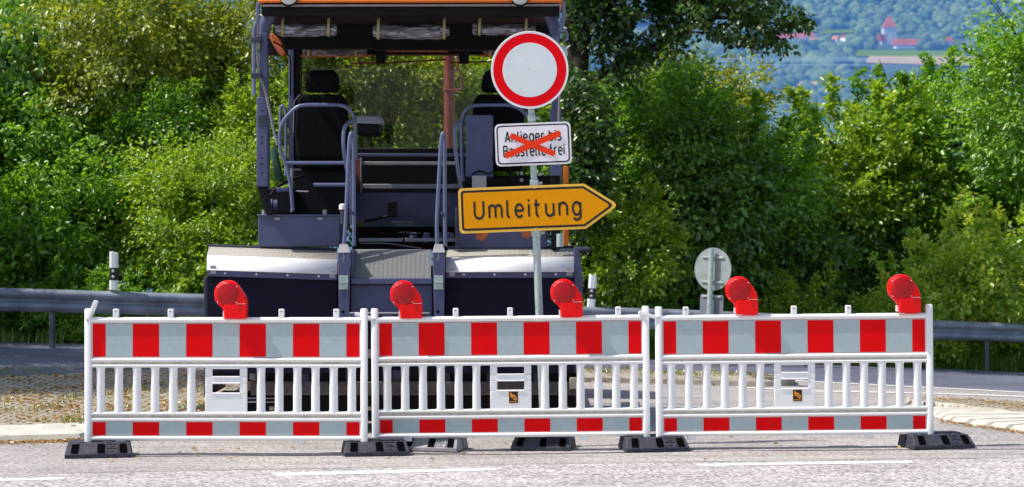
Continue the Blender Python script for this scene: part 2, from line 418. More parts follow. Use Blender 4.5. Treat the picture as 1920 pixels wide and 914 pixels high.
def rrect(x0, z0, x1, z1, r, n=6):
    pts = []
    for cx, cz, a0 in ((x1-r, z0+r, -90), (x1-r, z1-r, 0), (x0+r, z1-r, 90), (x0+r, z0+r, 180)):
        for k in range(n + 1):
            a = R(a0 + 90*k/n); pts.append((cx + r*math.cos(a), cz + r*math.sin(a)))
    return pts

def fillet(poly, r, n=5):
    out = []; N = len(poly)
    for i in range(N):
        p = Vector(poly[i]); a = (Vector(poly[i-1]) - p).normalized(); b = (Vector(poly[(i+1) % N]) - p).normalized()
        ang = a.angle(b); d = min(r / math.tan(ang/2), .45*min((Vector(poly[i-1]) - p).length, (Vector(poly[(i+1) % N]) - p).length))
        p0, p1 = p + a*d, p + b*d
        for k in range(n+1):
            t = k/n; q = p0*(1-t)**2 + p*2*t*(1-t) + p1*t*t; out.append((q.x, q.y))
    return out

def inset(poly, d):
    out = []; N = len(poly)
    for i in range(N):
        p = Vector(poly[i]); e0 = (p - Vector(poly[i-1])).normalized(); e1 = (Vector(poly[(i+1) % N]) - p).normalized()
        n0 = Vector((-e0.y, e0.x)); n1 = Vector((-e1.y, e1.x)); b = (n0 + n1)
        b = b / max(.2, (1 + n0.dot(n1)))
        q = p + b*d; out.append((q.x, q.y))
    return out

def grid_sheet(name, mat, pts_rows, parent=None):
    m = MB(); vs = []; fs = []; w = len(pts_rows[0])
    for r_ in pts_rows: vs += r_
    for i in range(len(pts_rows)-1):
        for k in range(w-1): fs.append((i*w+k, i*w+k+1, (i+1)*w+k+1, (i+1)*w+k))
    m.add(vs, fs)
    return m.build(name, mat, parent, smooth_a=60)

# ------------------------------------------------------------------ stroke lettering (engineering style)
H = .73
def arc(cx, cy, rx, ry, a0, a1, n=12):
    return [(cx + rx*math.cos(R(a0 + (a1-a0)*k/n)), cy + ry*math.sin(R(a0 + (a1-a0)*k/n))) for k in range(n+1)]
def shoulder(x, w): return [(x, H*.55)] + arc(x+w/2, H-w*.5, w/2, w*.5, 180, 0) + [(x+w, 0)]
def glyph(c, w):
    h2 = H/2
    e = w * .5
    return {
     'U': (w*1.16, [[(0,1),(0,w*.55)] + arc(w*.58, w*.55, w*.58, w*.55, 180, 360) + [(w*1.16,1)]]),
     'm': (w*1.6, [[(0,0),(0,H)], shoulder(0, w*.8), shoulder(w*.8, w*.8)]),
     'n': (w, [[(0,0),(0,H)], shoulder(0, w)]),
     'r': (w*.6, [[(0,0),(0,H)], [(0, H*.5)] + arc(w*.5, H-w*.5, w*.5, w*.5, 180, 80)]),
     'l': (w*.30, [[(0,1),(0,.18)] + arc(w*.32, .18, w*.32, .18, 180, 265, 6)]),
     'i': (0, [[(0,0),(0,H)], [(0,.87),(0,1.01)]]),
     't': (w*.5, [[(0,.98),(0,.18)] + arc(w*.34, .18, w*.34, .18, 180, 268, 6), [(-w*.28,H-.06),(w*.45,H-.06)]]),
     'f': (w*.5, [[(0,0),(0,.8)] + arc(w*.36, .8, w*.36, .2, 180, 92, 6), [(-w*.28,H-.06),(w*.45,H-.06)]]),
     'u': (w, [[(0,H),(0,w*.5)] + arc(w/2, w*.5, w/2, w*.5, 180, 360) , [(w,H),(w,0)]]),
     'e': (w, [[(w,h2),(0,h2)], arc(e, h2, e, h2, 0, 318, 22)]),
     'g': (w, [arc(e, h2, e, h2, 8, 352, 22), [(w,H),(w,-.08)] + arc(e, -.08, e, .2, 0, -150, 10)]),
     'b': (w, [[(0,1),(0,0)], arc(e, h2, e, h2, 172, -172, 22)]),
     'a': (w, [[(w,0),(w,H*.66)] + arc(e, H*.64, e, H*.36, 0, 155, 10), arc(e, H*.27, e, H*.27, 20, 340, 18)]),
     's': (w*.9, [arc(w*.45, H*.75, w*.42, H*.25, 35, 265, 12)[:-1] + arc(w*.45, H*.25, w*.45, H*.25, 90, -150, 12)]),
     'A': (w*1.15, [[(0,0),(w*.575,1)], [(w*.575,1),(w*1.15,0)], [(w*.2,.3),(w*.95,.3)]]),
     'B': (w*1.1, [[(0,0),(0,1)], [(0,1),(w*.6,1)] + arc(w*.6, .77, w*.42, .23, 90, -90) + [(0,.54)], [(0,.54),(w*.65,.54)] + arc(w*.65, .27, w*.45, .27, 90, -90) + [(0,0)]]),
    }[c]
def lettering(m, text, x, z, size, y, w=.5, stroke=.14, gap=.26, space=.4):
    k = 0
    for ch in text:
        if ch == ' ': x += space*size; continue
        adv, strokes = glyph(ch, w)
        if ch in 'tf': x += w*.22*size
        for st in strokes:
            P = [Vector((x + a*size, z + b*size)) for a, b in st]; L = []; Rr = []; hw = stroke*size/2
            for i, p in enumerate(P):
                e0 = (p - P[i-1]).normalized() if i else None; e1 = (P[i+1] - p).normalized() if i < len(P)-1 else None
                if e0 is None: e0 = e1
                if e1 is None: e1 = e0
                n0 = Vector((-e0.y, e0.x)); n1 = Vector((-e1.y, e1.x)); b = (n0+n1)/max(.35, 1+n0.dot(n1))
                L.append(p + b*hw); Rr.append(p - b*hw)
            yy = y - .0002*(k % 4); k += 1
            n = len(P)
            m.add([(q.x, yy, q.y) for q in L + Rr], [(i, n+i, n+i+1, i+1) for i in range(n-1)])
        x += (adv + gap)*size
    return x - gap*size
def fitted(text, x0, x1, z, size, y, **k):
    m = MB(); e = lettering(m, text, 0, z, size, y, **k); f = (x1-x0)/e
    m.v = [(x0 + a*f, b, c) for a, b, c in m.v]; return m

# ================================================================== SETTING
# ground sheet
rows = []
ys = [-30, -10, 0, 4, 8, 10, 12, 14, 16] + [17 + .5*i for i in range(18)] + [26 + i for i in range(10)] + [38, 42, 48, 56, 66, 80, 95, 115]
xs = [-120, -80, -50, -30, -20, -16] + [-14 + i for i in range(29)] + [16, 20, 30, 50, 80, 120]
for y in ys: rows.append([(x, y, ground(x, y) - .03*smooth(25.3, 26.5, y)) for x in xs])
tag(grid_sheet('ground', M['soil'], rows), kind='structure')

# road sheet (pale asphalt), coarse foreground lane laid 4 mm above it
def drape(name, mat, x0, x1, edge0, edge1, zo, nx=60, ny=14):
    rows = []
    for j in range(ny+1):
        r_ = []
        for i in range(nx+1):
            x = x0 + (x1-x0)*i/nx; t = j/ny; y = edge0(x)*(1-t) + edge1(x)*t
            r_.append((x, y, ground(x, y) + zo))
        rows.append(r_)
    return tag(grid_sheet(name, mat, rows), kind='structure')
def line_edge(*pix):
    P = sorted([tuple(G(px, py))[:2] for px, py in pix])
    def f(x):
        if x <= P[0][0]: a, b = P[0], P[1]
        elif x >= P[-1][0]: a, b = P[-2], P[-1]
        else:
            for a, b in zip(P, P[1:]):
                if a[0] <= x <= b[0]: break
        return a[1] + (b[1]-a[1])*(x-a[0])/(b[0]-a[0])
    return f
lane = line_edge((0, 893), (460, 884), (960, 874), (1920, 861))
joint = line_edge((240, 858), (900, 854), (1400, 847), (1920, 844))
far_e = line_edge((-100, 643), (160, 646), (960, 668), (1750, 692), (1920, 700))
near_e = line_edge((-100, 711), (0, 708), (160, 700), (300, 692), (960, 693), (1360, 704), (1528, 717), (1738, 727), (1920, 737))
drape('road', M['road'], -16, 16, lambda x: 0., lambda x: far_e(x) + .05, .004, 48, 40)
drape('foreground_lane', M['road_coarse'], -16, 16, lambda x: .5, lambda x: lane(x), .008, 48, 10)
drape('cross_road', M['road_dark'], -16, 16, near_e, far_e, .008, 60, 12)
drape('tar_joint', M['tar'], -2.85, 16, lambda x: joint(x) - .012 + .005*math.sin(x*5), lambda x: joint(x) + .016 + .006*math.sin(x*3.1), .0085, 200, 1)
drape('road_crack', M['crack'], -16, 16, lambda x: lane(x) + .012 + .008*math.sin(x*7), lambda x: lane(x) + .03 + .008*math.sin(x*6.1), .0085, 200, 1)

# painted dashes, left to right
def road_mark(corners, name, label, group):
    m = MB(); P = [G(px, py, .0105) for px, py in corners]
    n = 10; vs = []; fs = []
    for i in range(n+1):
        t = i/n; a = P[0].lerp(P[1], t); b = P[3].lerp(P[2], t)
        jig = .004*math.sin(i*2.7)
        vs += [(a.x, a.y + jig, ground(a.x, a.y) + .0105), (b.x, b.y - jig, ground(b.x, b.y) + .0105)]
    for i in range(n): fs.append((2*i, 2*i+2, 2*i+3, 2*i+1))
    m.add(vs, fs); o = m.build(name, M['mark'])
    return tag(o, kind='structure')
for q in ([(-300, 905), (122, 895), (120, 899), (-300, 910)], [(508, 887), (944, 877), (928, 882), (520, 893)],
          [(1300, 870), (1708, 864), (1712, 868), (1312, 874)], [(2040, 858), (2420, 851), (2420, 855), (2040, 862)]):
    road_mark([q[3], q[2], q[1], q[0]], 'road_marking', None, None)
# edge lines of the far roadway, seen through the right barrier
def edge_line(pix, wpx, name):
    m = MB(); vs = []; fs = []
    for px, py in pix:
        a = G(px, py - wpx/2, .0105); b = G(px, py + wpx/2, .0105); vs += [tuple(b), tuple(a)]
    for i in range(len(pix)-1): fs.append((2*i, 2*i+2, 2*i+3, 2*i+1))
    m.add(vs, fs); return tag(m.build(name, M['mark']), kind='structure')
edge_line([(1400, 708), (1480, 712.5), (1528, 716), (1640, 721.5), (1738, 726.5), (1830, 731), (1960, 738)], 1.6, 'edge_line')
edge_line([(1380, 726), (1440, 729), (1528, 733.5), (1640, 735.5), (1738, 737.5), (1815, 740), (1960, 745)], 1.8, 'edge_line')

# traffic islands: kerb stones and paved top
def resample(P, n):
    P = [Vector(p) for p in P]; L = [0]
    for a, b in zip(P, P[1:]): L.append(L[-1] + (b-a).length)
    out = []
    for k in range(n+1):
        s = L[-1]*k/n; i = 0
        while i < len(L)-2 and L[i+1] < s: i += 1
        t = (s-L[i])/max(1e-9, L[i+1]-L[i]); out.append(P[i].lerp(P[i+1], t))
    return out, L[-1]
def kerb(name, label, bottom, top, h, stone, mat, gap=.012):
    b0 = [G(px, py, .004) for px, py in bottom]; t0 = [G(px, py, h) for px, py in top]
    _, L = resample(b0, 4); n = max(2, int(round(L/stone))); nn = n*3
    B, _ = resample(b0, nn); T, _ = resample(t0, nn)
    m = MB(); m.use(mat)
    mort = MB()
    for k in range(n):
        g = gap/stone
        idx = [k*3, k*3+1, k*3+2, k*3+3]
        bb = [B[i] for i in idx]; tt = [T[i] for i in idx]
        bb[0] = bb[0].lerp(bb[1], g*3); tt[0] = tt[0].lerp(tt[1], g*3); bb[3] = bb[3].lerp(bb[2], g*3); tt[3] = tt[3].lerp(tt[2], g*3)
        dz = random.uniform(-.006, .006)
        vs = []; 
        for p, q in zip(bb, tt):
            dirv = Vector((q.x-p.x, q.y-p.y, 0)); dirv = dirv.normalized() if dirv.length > 1e-6 else Vector((0, 1, 0))
            f = p.lerp(q, .18); r_ = q + dirv*.10
            vs += [(p.x, p.y, p.z-.06), (f.x, f.y, p.z + (q.z-p.z)*.45), (q.x, q.y, q.z+dz), (r_.x, r_.y, r_.z+dz), (r_.x, r_.y, r_.z-.16)]
        fs = []
        for i in range(3):
            for j in range(4): fs.append((5*i+j, 5*i+5+j, 5*i+6+j, 5*i+1+j))
        fs += [(0, 1, 2, 3, 4), (19, 18, 17, 16, 15)]
        m.add(vs, fs)
    for i in range(nn):
        p, q, p1, q1 = B[i], T[i], B[i+1], T[i+1]
        e = Vector((0, .03, -.02))
        mort.add([tuple(p+e), tuple(p1+e), tuple(q1+e), tuple(q+e)], [(0, 1, 2, 3)])
    m.use(M['mortar']); m.add(mort.v, mort.f)
    o = m.build(name, None, None, bevel=0, smooth_a=25)
    tag(o, label, 'kerb'); return o
def paved(name, outline, h, mat):
    # outline: (front pixel polyline, back pixel polyline) both at island height
    fr, bk = outline
    A, _ = resample([G(px, py, h) for px, py in fr], 40); Bk, _ = resample([G(px, py, h) for px, py in bk], 40)
    rows = []
    for j in range(13):
        t = j/12; r_ = []
        for a, b in zip(A, Bk):
            p = a.lerp(b, t); r_.append((p.x, p.y, ground(p.x, p.y) + h - .006 + .006*math.sin(p.x*3+p.y*2)))
        rows.append(r_)
    # skirt so the island is solid
    rows.insert(0, [(x, y, z-.2) for x, y, z in rows[0]]); rows.append([(x, y, z-.2) for x, y, z in rows[-1]])
    return tag(grid_sheet(name, mat, rows), kind='structure')
LK_b = [(-260, 842), (0, 831), (160, 826), (245, 810), (330, 787), (392, 771), (440, 748), (475, 722)]
LK_t = [(-260, 803), (0, 797), (150, 794), (232, 783), (318, 768), (388, 754), (436, 733), (472, 710)]
kerb('kerb', 'pale weathered concrete kerb edging the leafy left island by the left barrier', LK_b, LK_t, .12, .98, M['kerb'])
paved('left_island_paving', (LK_t, [(-260, 714), (0, 707), (160, 699), (230, 695), (300, 693), (350, 692), (400, 694), (455, 700)]), .118, M['setts'])
RK_b = [(1698, 757), (1722, 776), (1757, 790), (1800, 796), (1850, 803), (1920, 813), (2060, 836), (2200, 862)]
RK_t = [(1708, 749), (1728, 751), (1757, 753), (1800, 758), (1850, 765), (1920, 774), (2060, 795), (2200, 815)]
kerb('kerb', 'bright sunlit row of slanted kerb stones right of the right barrier', RK_b, RK_t, .10, .30, M['kerb'], .045)
paved('right_island_paving', (RK_t, [(1706, 746), (1730, 745.5), (1757, 746), (1800, 747), (1850, 749), (1920, 753), (2060, 762), (2200, 770)]), .098, M['setts'])
MK_b = [(1040, 716), (1095, 717), (1200, 719.5), (1300, 722), (1400, 725.5), (1450, 726.5), (1478, 723), (1492, 716)]
MK_t = [(1040, 696), (1095, 697), (1200, 698.5), (1300, 701), (1400, 704), (1450, 705.5), (1472, 706), (1486, 705)]
kerb('kerb', 'tan kerb of the narrow middle island seen through the barrier slats', MK_b, MK_t, .12, .75, M['kerb_tan'])
paved('middle_island_paving', (MK_t, [(1040, 690), (1095, 691), (1200, 692.5), (1300, 695), (1400, 698), (1450, 700), (1472, 702), (1484, 703)]), .118, M['setts'])

# ================================================================== fast leaf meshes
def arr_mesh(name, V, Fq, mats, tint=None):
    me = bpy.data.meshes.new(name)
    nv, nf = len(V), len(Fq); k = Fq.shape[1]
    me.vertices.add(nv); me.vertices.foreach_set('co', np.asarray(V, np.float32).ravel())
    me.loops.add(nf*k); me.loops.foreach_set('vertex_index', np.asarray(Fq, np.int32).ravel())
    me.polygons.add(nf); me.polygons.foreach_set('loop_start', np.arange(0, nf*k, k, dtype=np.int32))
    if tint is not None:
        a = me.attributes.new('tint', 'FLOAT', 'POINT'); a.data.foreach_set('value', np.asarray(tint, np.float32))
    for m in mats: me.materials.append(m)
    me.update(); me.validate()
    return me

def norm(a): return a/np.maximum(1e-9, np.linalg.norm(a, axis=-1, keepdims=True))

def leaves(P, D, N, L, Wd, fold=.25, lobed=False):
    """P base points, D growth directions, N leaf normals, L lengths, Wd widths -> verts, quads"""
    D = norm(D); S = norm(np.cross(D, N)); N = np.cross(S, D)
    L = L[:, None]; Wd = Wd[:, None]
    if lobed: prof = [(.12, .30), (.62, .55)]
    else: prof = [(.22, .42), (.62, .40)]
    b = P; t = P + D*L - N*L*.12
    l1 = P + D*L*prof[0][0] + S*Wd*prof[0][1] + N*Wd*fold; l2 = P + D*L*prof[1][0] + S*Wd*prof[1][1] + N*Wd*fold*.8
    r1 = P + D*L*prof[0][0] - S*Wd*prof[0][1] + N*Wd*fold; r2 = P + D*L*prof[1][0] - S*Wd*prof[1][1] + N*Wd*fold*.8
    n = len(P)
    V = np.stack([b, l1, l2, t, r2, r1], 1).reshape(-1, 3)
    i = np.arange(n)[:, None]*6
    Fq = np.concatenate([i + np.array([0, 1, 2, 3]), i + np.array([0, 3, 4, 5])], 1).reshape(-1, 4)
    return V, Fq

def make_crown(seed, rx, ry, rz, nclump, per, leaf, droop=.3, hollow=.45, gap=.35, shoots=0, lobed=False, clump_r=.34, tint_lo=0., tint_hi=1.):
    g = np.random.default_rng(seed)
    # clump centres: shell biased, lumpy outline, holes
    lob = norm(g.normal(size=(9, 3))); lobw = g.uniform(.6, 1.15, 9)
    C = []
    while len(C) < nclump:
        d = norm(g.normal(size=3)); 
        k = np.argmax(lob @ d); edge = .72 + .32*lobw[k]*max(0, (lob[k] @ d))**3
        if g.random() < gap and (math.sin(d[0]*7+seed) + math.sin(d[1]*6+2*seed) + math.sin(d[2]*8)) > .9: continue
        r = edge*(hollow + (1-hollow)*g.random()**.55)
        C.append([d[0]*r*rx, d[1]*r*ry, d[2]*r*rz])
    for _ in range(shoots):
        x, y = g.uniform(-.75, .75)*rx, g.uniform(-.75, .75)*ry
        top = rz*math.sqrt(max(.1, 1 - (x/rx)**2 - (y/ry)**2)); hh = g.uniform(.35, .9)
        for k in range(6): C.append([x + g.normal()*.05 + k*.015, y + g.normal()*.05, top*.85 + hh*k/5])
    C = np.array(C); n = len(C)
    out = norm(C/np.array([rx, ry, rz]))
    ctint = np.clip(g.normal(.48, .32, n), 0, 1)
    cr = clump_r*g.uniform(.6, 1.25, n)
    if shoots: cr[nclump:] *= .42
    ax = norm(out + g.normal(size=(n, 3))*.5 + np.array([0, 0, .15 - droop]))
    idx = np.repeat(np.arange(n), per)
    m = len(idx)
    t = g.uniform(-1, 1, m)[:, None]
    off = ax[idx]*t*cr[idx][:, None]*1.15 + g.normal(size=(m, 3))*cr[idx][:, None]*np.array([.45, .45, .30])
    P = C[idx] + off
    D = norm(ax[idx]*.6 + off/np.maximum(.05, cr[idx][:, None])*.5 + g.normal(size=(m, 3))*.45 + np.array([0, 0, -droop]))
    N = norm(np.array([0, 0, 1.]) + out[idx]*.35 + g.normal(size=(m, 3))*.55)
    L = leaf*g.uniform(.65, 1.3, m)
    V, Fq = leaves(P, D, N, L, L*g.uniform(.5, .72, m), g.uniform(.1, .3), lobed)
    tint = np.clip(ctint[idx]*.8 + g.normal(.08, .20, m), 0, 1)*(tint_hi-tint_lo) + tint_lo
    return V, Fq, np.repeat(tint, 6), C

def make_trunk(seed, height, C, rad, zc, lean=(0, 0), nlimb=10):
    """tapered trunk from 0 up to the crown (centre height zc) with limbs reaching into the clumps"""
    g = random.Random(seed); m = MB()
    top = zc + .35*(max(c[2] for c in C))
    pts = []; 
    for k in range(9):
        t = k/8; pts.append((lean[0]*t + .06*g.uniform(-1, 1)*t, lean[1]*t + .06*g.uniform(-1, 1)*t, top*t - .15*(k == 0)))
    m.tube(pts, [rad*(1.25 - .95*k/8) if k else rad*1.5 for k in range(9)], 10)
    order = sorted(range(len(C)), key=lambda i: g.random())[:nlimb]
    for i in order:
        c = Vector(C[i]) + Vector((0, 0, zc)); t = g.uniform(.45, .9); k = t*8; a = Vector(pts[int(k)]).lerp(Vector(pts[min(8, int(k)+1)]), k-int(k))
        if c.z < a.z - .2: a = Vector(pts[max(2, int(4))])
        mid = a.lerp(c, .5) + Vector((g.uniform(-.12, .12), g.uniform(-.12, .12), .12)); r0 = rad*.42
        m.tube([a, a.lerp(mid, .5) + Vector((0, 0, .03)), mid, mid.lerp(c, .5), c], [r0, r0*.75, r0*.5, r0*.33, r0*.12], 6)
        for _ in range(2):
            e = mid.lerp(c, g.uniform(.1, .5)); f = e + (c-a)*.35 + Vector((g.uniform(-.4, .4), g.uniform(-.4, .4), g.uniform(-.1, .4)))
            m.tube([e, e.lerp(f, .5) + Vector((0, 0, .04)), f], [r0*.34, r0*.22, r0*.08], 5)
    return m

LM = {
 'olive': leaf_mat('olive_leaves', (0.103, 0.169, 0.016), (0.440, 0.518, 0.052), .5),
 'dark': leaf_mat('dark_leaves', (0.041, 0.112, 0.020), (0.204, 0.408, 0.061), .4),
 'mid': leaf_mat('mid_green_leaves', (0.074, 0.208, 0.020), (0.326, 0.593, 0.056), .5),
 'bright': leaf_mat('bright_leaves', (0.138, 0.276, 0.019), (0.440, 0.620, 0.055), .5),
 'oak': leaf_mat('oak_leaves', (0.015, 0.045, 0.010), (0.100, 0.213, 0.027), .35),
 'shrub': leaf_mat('fresh_shrub_leaves', (0.234, 0.468, 0.040), (0.662, 0.750, 0.137), .5),
}
arch = {}
def archetype(key, seed, **kw):
    V, Fq, t, C = make_crown(seed, **kw); arch[key] = (V, Fq, t, C)
archetype('A', 11, rx=1.9, ry=1.6, rz=2.0, nclump=500, per=60, leaf=.074, droop=.45, clump_r=.27, gap=.8)
archetype('B', 23, rx=1.7, ry=1.5, rz=1.7, nclump=430, per=54, leaf=.078, droop=.2, clump_r=.24, gap=.8)
archetype('C', 37, rx=1.8, ry=1.6, rz=1.6, nclump=410, per=44, leaf=.095, droop=.15, shoots=11, clump_r=.24, gap=.8)
archetype('D', 41, rx=1.3, ry=1.1, rz=1.1, nclump=300, per=40, leaf=.085, droop=.1, shoots=7, clump_r=.19, gap=.8)
archetype('E', 59, rx=1.7, ry=1.5, rz=1.8, nclump=430, per=44, leaf=.108, droop=.35, lobed=True, clump_r=.26, gap=.8)
crown_mesh = {}
def crown_of(key, mat):
    if (key, mat) not in crown_mesh:
        V, Fq, t, C = arch[key]; crown_mesh[(key, mat)] = arr_mesh('crown', V, Fq, [LM[mat]], t)
    return crown_mesh[(key, mat)]

def tree(name, label, key, mat, x, y, zc, sc, rz, cat='tree', rad=.11, group=None, squash=1.0, nlimb=12, lean=(0, 0)):
    gz = ground(x, y); root = empty(name, (x, y, gz)); tag(root, label, cat, group)
    V, Fq, t, C = arch[key]
    o = bpy.data.objects.new('crown', crown_of(key, mat)); col.objects.link(o); o.parent = root
    o.location = (lean[0], lean[1], zc - gz); o.scale = (sc, sc, sc*squash); o.rotation_euler = (0, 0, rz)
    ca, sa = math.cos(rz), math.sin(rz)
    C2 = [((c[0]*ca - c[1]*sa)*sc + lean[0], (c[0]*sa + c[1]*ca)*sc + lean[1], c[2]*sc*squash) for c in C]
    make_trunk(hash((label, 3)) % 1000 if False else int(abs(x)*97 + y*13), 0, C2, rad, zc - gz, lean, nlimb).build('trunk', M['bark'], root, smooth_a=60)
    return root

# ---- woodland behind the guard rail, left to right
T = tree
T('broadleaf_tree', 'dark tree filling the far left edge behind the guard rail', 'E', 'dark', -8.1, 30.5, 2.9, 1.15, .4)
T('broadleaf_tree', 'tall olive tree with drooping leaves, top left of the photo', 'A', 'olive', -5.9, 31.5, 4.1, 1.15, 1.1)
T('broadleaf_tree', 'olive drooping tree close to the left side of the paver roof', 'A', 'olive', -3.6, 32.2, 4.2, 1.05, 3.0)
T('broadleaf_tree', 'mid green tree low behind the left delineator', 'B', 'mid', -6.6, 29.4, 1.7, .95, 2.0, rad=.07)
T('bush', 'bright yellow green bush left beside the paver above the guard rail', 'B', 'bright', -4.25, 28.6, 1.95, .78, .2, cat='bush', rad=.05)
T('bush', 'small bright bush directly left of the paver screed, behind the rail', 'D', 'bright', -3.75, 28.1, 1.15, .9, 4.0, cat='bush', rad=.04)
T('bush', 'dark green bush at the left frame edge above the guard rail', 'D', 'mid', -7.0, 28.2, 1.0, 1.05, 1.0, cat='bush', rad=.04)
T('broadleaf_tree', 'mid green tree between the bright bush and the olive trees on the left', 'B', 'mid', -5.6, 30.4, 2.75, .80, 5.1, rad=.07)
T('broadleaf_tree', 'slim bright tree just left of the paver roof post', 'C', 'bright', -3.85, 30.6, 2.9, .66, 1.2, rad=.06)
T('broadleaf_tree', 'slim dark tree at the far left above the guard rail', 'E', 'mid', -7.2, 29.7, 2.6, .70, 2.7, rad=.06)
T('broadleaf_tree', 'dark tree deep between the two olive trees on the left', 'E', 'dark', -4.9, 34.5, 2.3, 1.3, 2.4)
T('broadleaf_tree', 'tall dark tree rising behind the left woodland edge', 'A', 'mid', -7.6, 36.0, 5.0, 1.3, .9)
T('broadleaf_tree', 'tree seen through the paver windscreen behind the left seat', 'B', 'olive', -2.0, 32.5, 3.3, 1.15, 3.9)
T('broadleaf_tree', 'tree seen through the paver windscreen beside the red brown pipe', 'C', 'bright', -.3, 34.0, 3.0, 1.2, 1.7)
T('broadleaf_tree', 'dark tree low behind the paver body', 'E', 'mid', -1.3, 36.5, 3.9, 1.3, .3)
T('broadleaf_tree', 'leafy tree right of the signs behind the oak trunk', 'B', 'mid', 2.1, 32.0, 2.9, 1.0, 5.0)
T('broadleaf_tree', 'dark tree behind the arrow tip of the yellow sign', 'E', 'dark', 2.7, 31.4, 1.9, .9, 1.5)
T('bush', 'light tipped bush just right of the yellow arrow sign', 'D', 'bright', 1.6, 30.2, 1.3, .85, 2.2, cat='bush', rad=.04)
T('broadleaf_tree', 'mid green tree left of the valley view with shoots on top', 'C', 'mid', 3.45, 32.4, 2.05, 1.0, .8)
T('broadleaf_tree', 'yellowish tree under the overhanging oak branch', 'B', 'olive', 2.9, 33.5, 3.3, .95, 2.9)
T('broadleaf_tree', 'green tree with upright shoots below the far village', 'C', 'bright', 5.95, 34.6, 2.35, 1.0, 2.6)
T('broadleaf_tree', 'green tree with pointed shoots right of the far tower', 'C', 'mid', 7.35, 35.2, 2.85, 1.0, 4.4)
T('broadleaf_tree', 'tall tree at the right edge reaching the sky', 'B', 'mid', 8.75, 32.3, 3.9, 1.05, .5)
T('broadleaf_tree', 'dark tree behind the grey sign backs', 'E', 'dark', 4.3, 32.8, .85, .85, 3.3)
T('broadleaf_tree', 'dark tree in the shade between the two right hand barrier lamps', 'E', 'dark', 6.0, 34.6, .9, .95, .1)
T('broadleaf_tree', 'dark tree behind the fresh green shrubs at the right edge', 'E', 'mid', 8.3, 35.4, 1.2, 1.15, 4.9)
T('shrub', 'fresh light green shrub at the right edge above the guard rail', 'D', 'shrub', 7.5, 31.9, .70, 1.05, 1.0, cat='bush', rad=.04)
T('shrub', 'fresh light green shrub behind the rightmost barrier lamp', 'D', 'shrub', 6.0, 31.3, .15, .75, 2.8, cat='bush', rad=.04)
T('shrub', 'low green shrub behind the guard rail right of the grey sign', 'D', 'bright', 4.4, 31.2, .0, .75, .7, cat='bush', rad=.04)
T('shrub', 'fresh green shrub rising over the rail between the rightmost lamp and the frame edge', 'D', 'shrub', 6.8, 31.6, .35, .85, 3.6, cat='bush', rad=.04)
# unseen ones off to both sides; the left ones throw shade on island and road
T('broadleaf_tree', 'tree off the left side shading the cross road', 'A', 'mid', -9.6, 27.0, 3.8, 1.1, 2.2, rad=.14)
T('broadleaf_tree', 'tree off the left side shading the leafy island', 'B', 'mid', -8.6, 23.7, 3.6, .85, 4.2, rad=.12)
T('broadleaf_tree', 'tall tree off the left side in front of the cross road', 'A', 'mid', -9.1, 20.6, 6.9, 1.15, 1.3, rad=.16)
T('broadleaf_tree', 'tree off the right side behind the guard rail', 'B', 'mid', 10.6, 32.0, 2.6, 1.1, 1.0)

# undergrowth along the foot of the wood
gl = [(-8.3, 27.4), (-7.3, 27.2), (-6.3, 27.5), (-5.4, 27.3), (-4.5, 27.6), (-3.5, 27.8), (1.2, 30.0), (2.2, 30.3), (3.3, 30.7), (6.7, 32.0), (7.6, 32.2), (8.6, 32.5)]
ul = ['low bramble clump below the rail at the far left edge', 'low bramble clump left of the delineator foot', 'low bramble clump under the left delineator',
      'low bramble clump behind the raised hook of the left barrier', 'low bramble clump left of the leftmost lamp', 'low bramble clump hidden by the left screed panel',
      'low bramble clump right of the paver behind the rail', 'low bramble clump left of the grey sign backs', 'low bramble clump under the grey sign backs',
      'low bramble clump right of the right barrier post', 'low bramble clump under the right hand rail near the edge', 'low bramble clump at the right frame edge']
for (x, y), lb in zip(gl, ul):
    T('bramble', lb, 'D', 'mid', x, y, ground(x, y) + .30, .52, x*3.3, cat='bramble', rad=.02, group='undergrowth along the wood edge', nlimb=6)

# ---- the oak with its overhanging branch
oak = empty('oak_tree', (1.02, 30.2, ground(1.02, 30.2))); tag(oak, 'big dark oak behind the signs with a branch overhanging the valley view', 'tree')
m = MB(); oz = oak.location.z
def O(px, py, d=30.2): return W(px, py, d)
m.tube([O(1092, 660), O(1090, 500), O(1088, 350), O(1084, 230), O(1086, 120), O(1100, 40), O(1125, -60), O(1150, -200)], [.20, .17, .16, .155, .14, .11, .09, .06], 12)
m.tube([O(1086, 160), O(1072, 90), O(1064, 20), O(1050, -80)], [.10, .09, .075, .05], 9)
m.tube([O(1088, 165), O(1130, 138), O(1190, 112), O(1245, 78), O(1300, 40), O(1350, 8), O(1400, -30)], [.085, .075, .066, .055, .045, .035, .02], 9)
m.tube([O(1300, 40), O(1340, 34), O(1390, 34), O(1430, 40), O(1470, 48), O(1500, 44)], [.04, .032, .026, .02, .014, .008], 7)
m.tube([O(1390, 34), O(1400, 55), O(1420, 75)], [.018, .013, .006], 6)
m.tube([O(1245, 78), O(1280, 60), O(1330, 62), O(1375, 66)], [.03, .025, .016, .008], 6)
m.tube([O(1105, 40), O(1150, 0), O(1220, -30), O(1300, -60)], [.07, .055, .04, .03], 8)
m.tube([O(1350, 8), O(1400, 4), O(1450, -2)], [.03, .02, .01], 6)
m.build('trunk', M['bark'], oak, smooth_a=60, world=True)
g = np.random.default_rng(5)
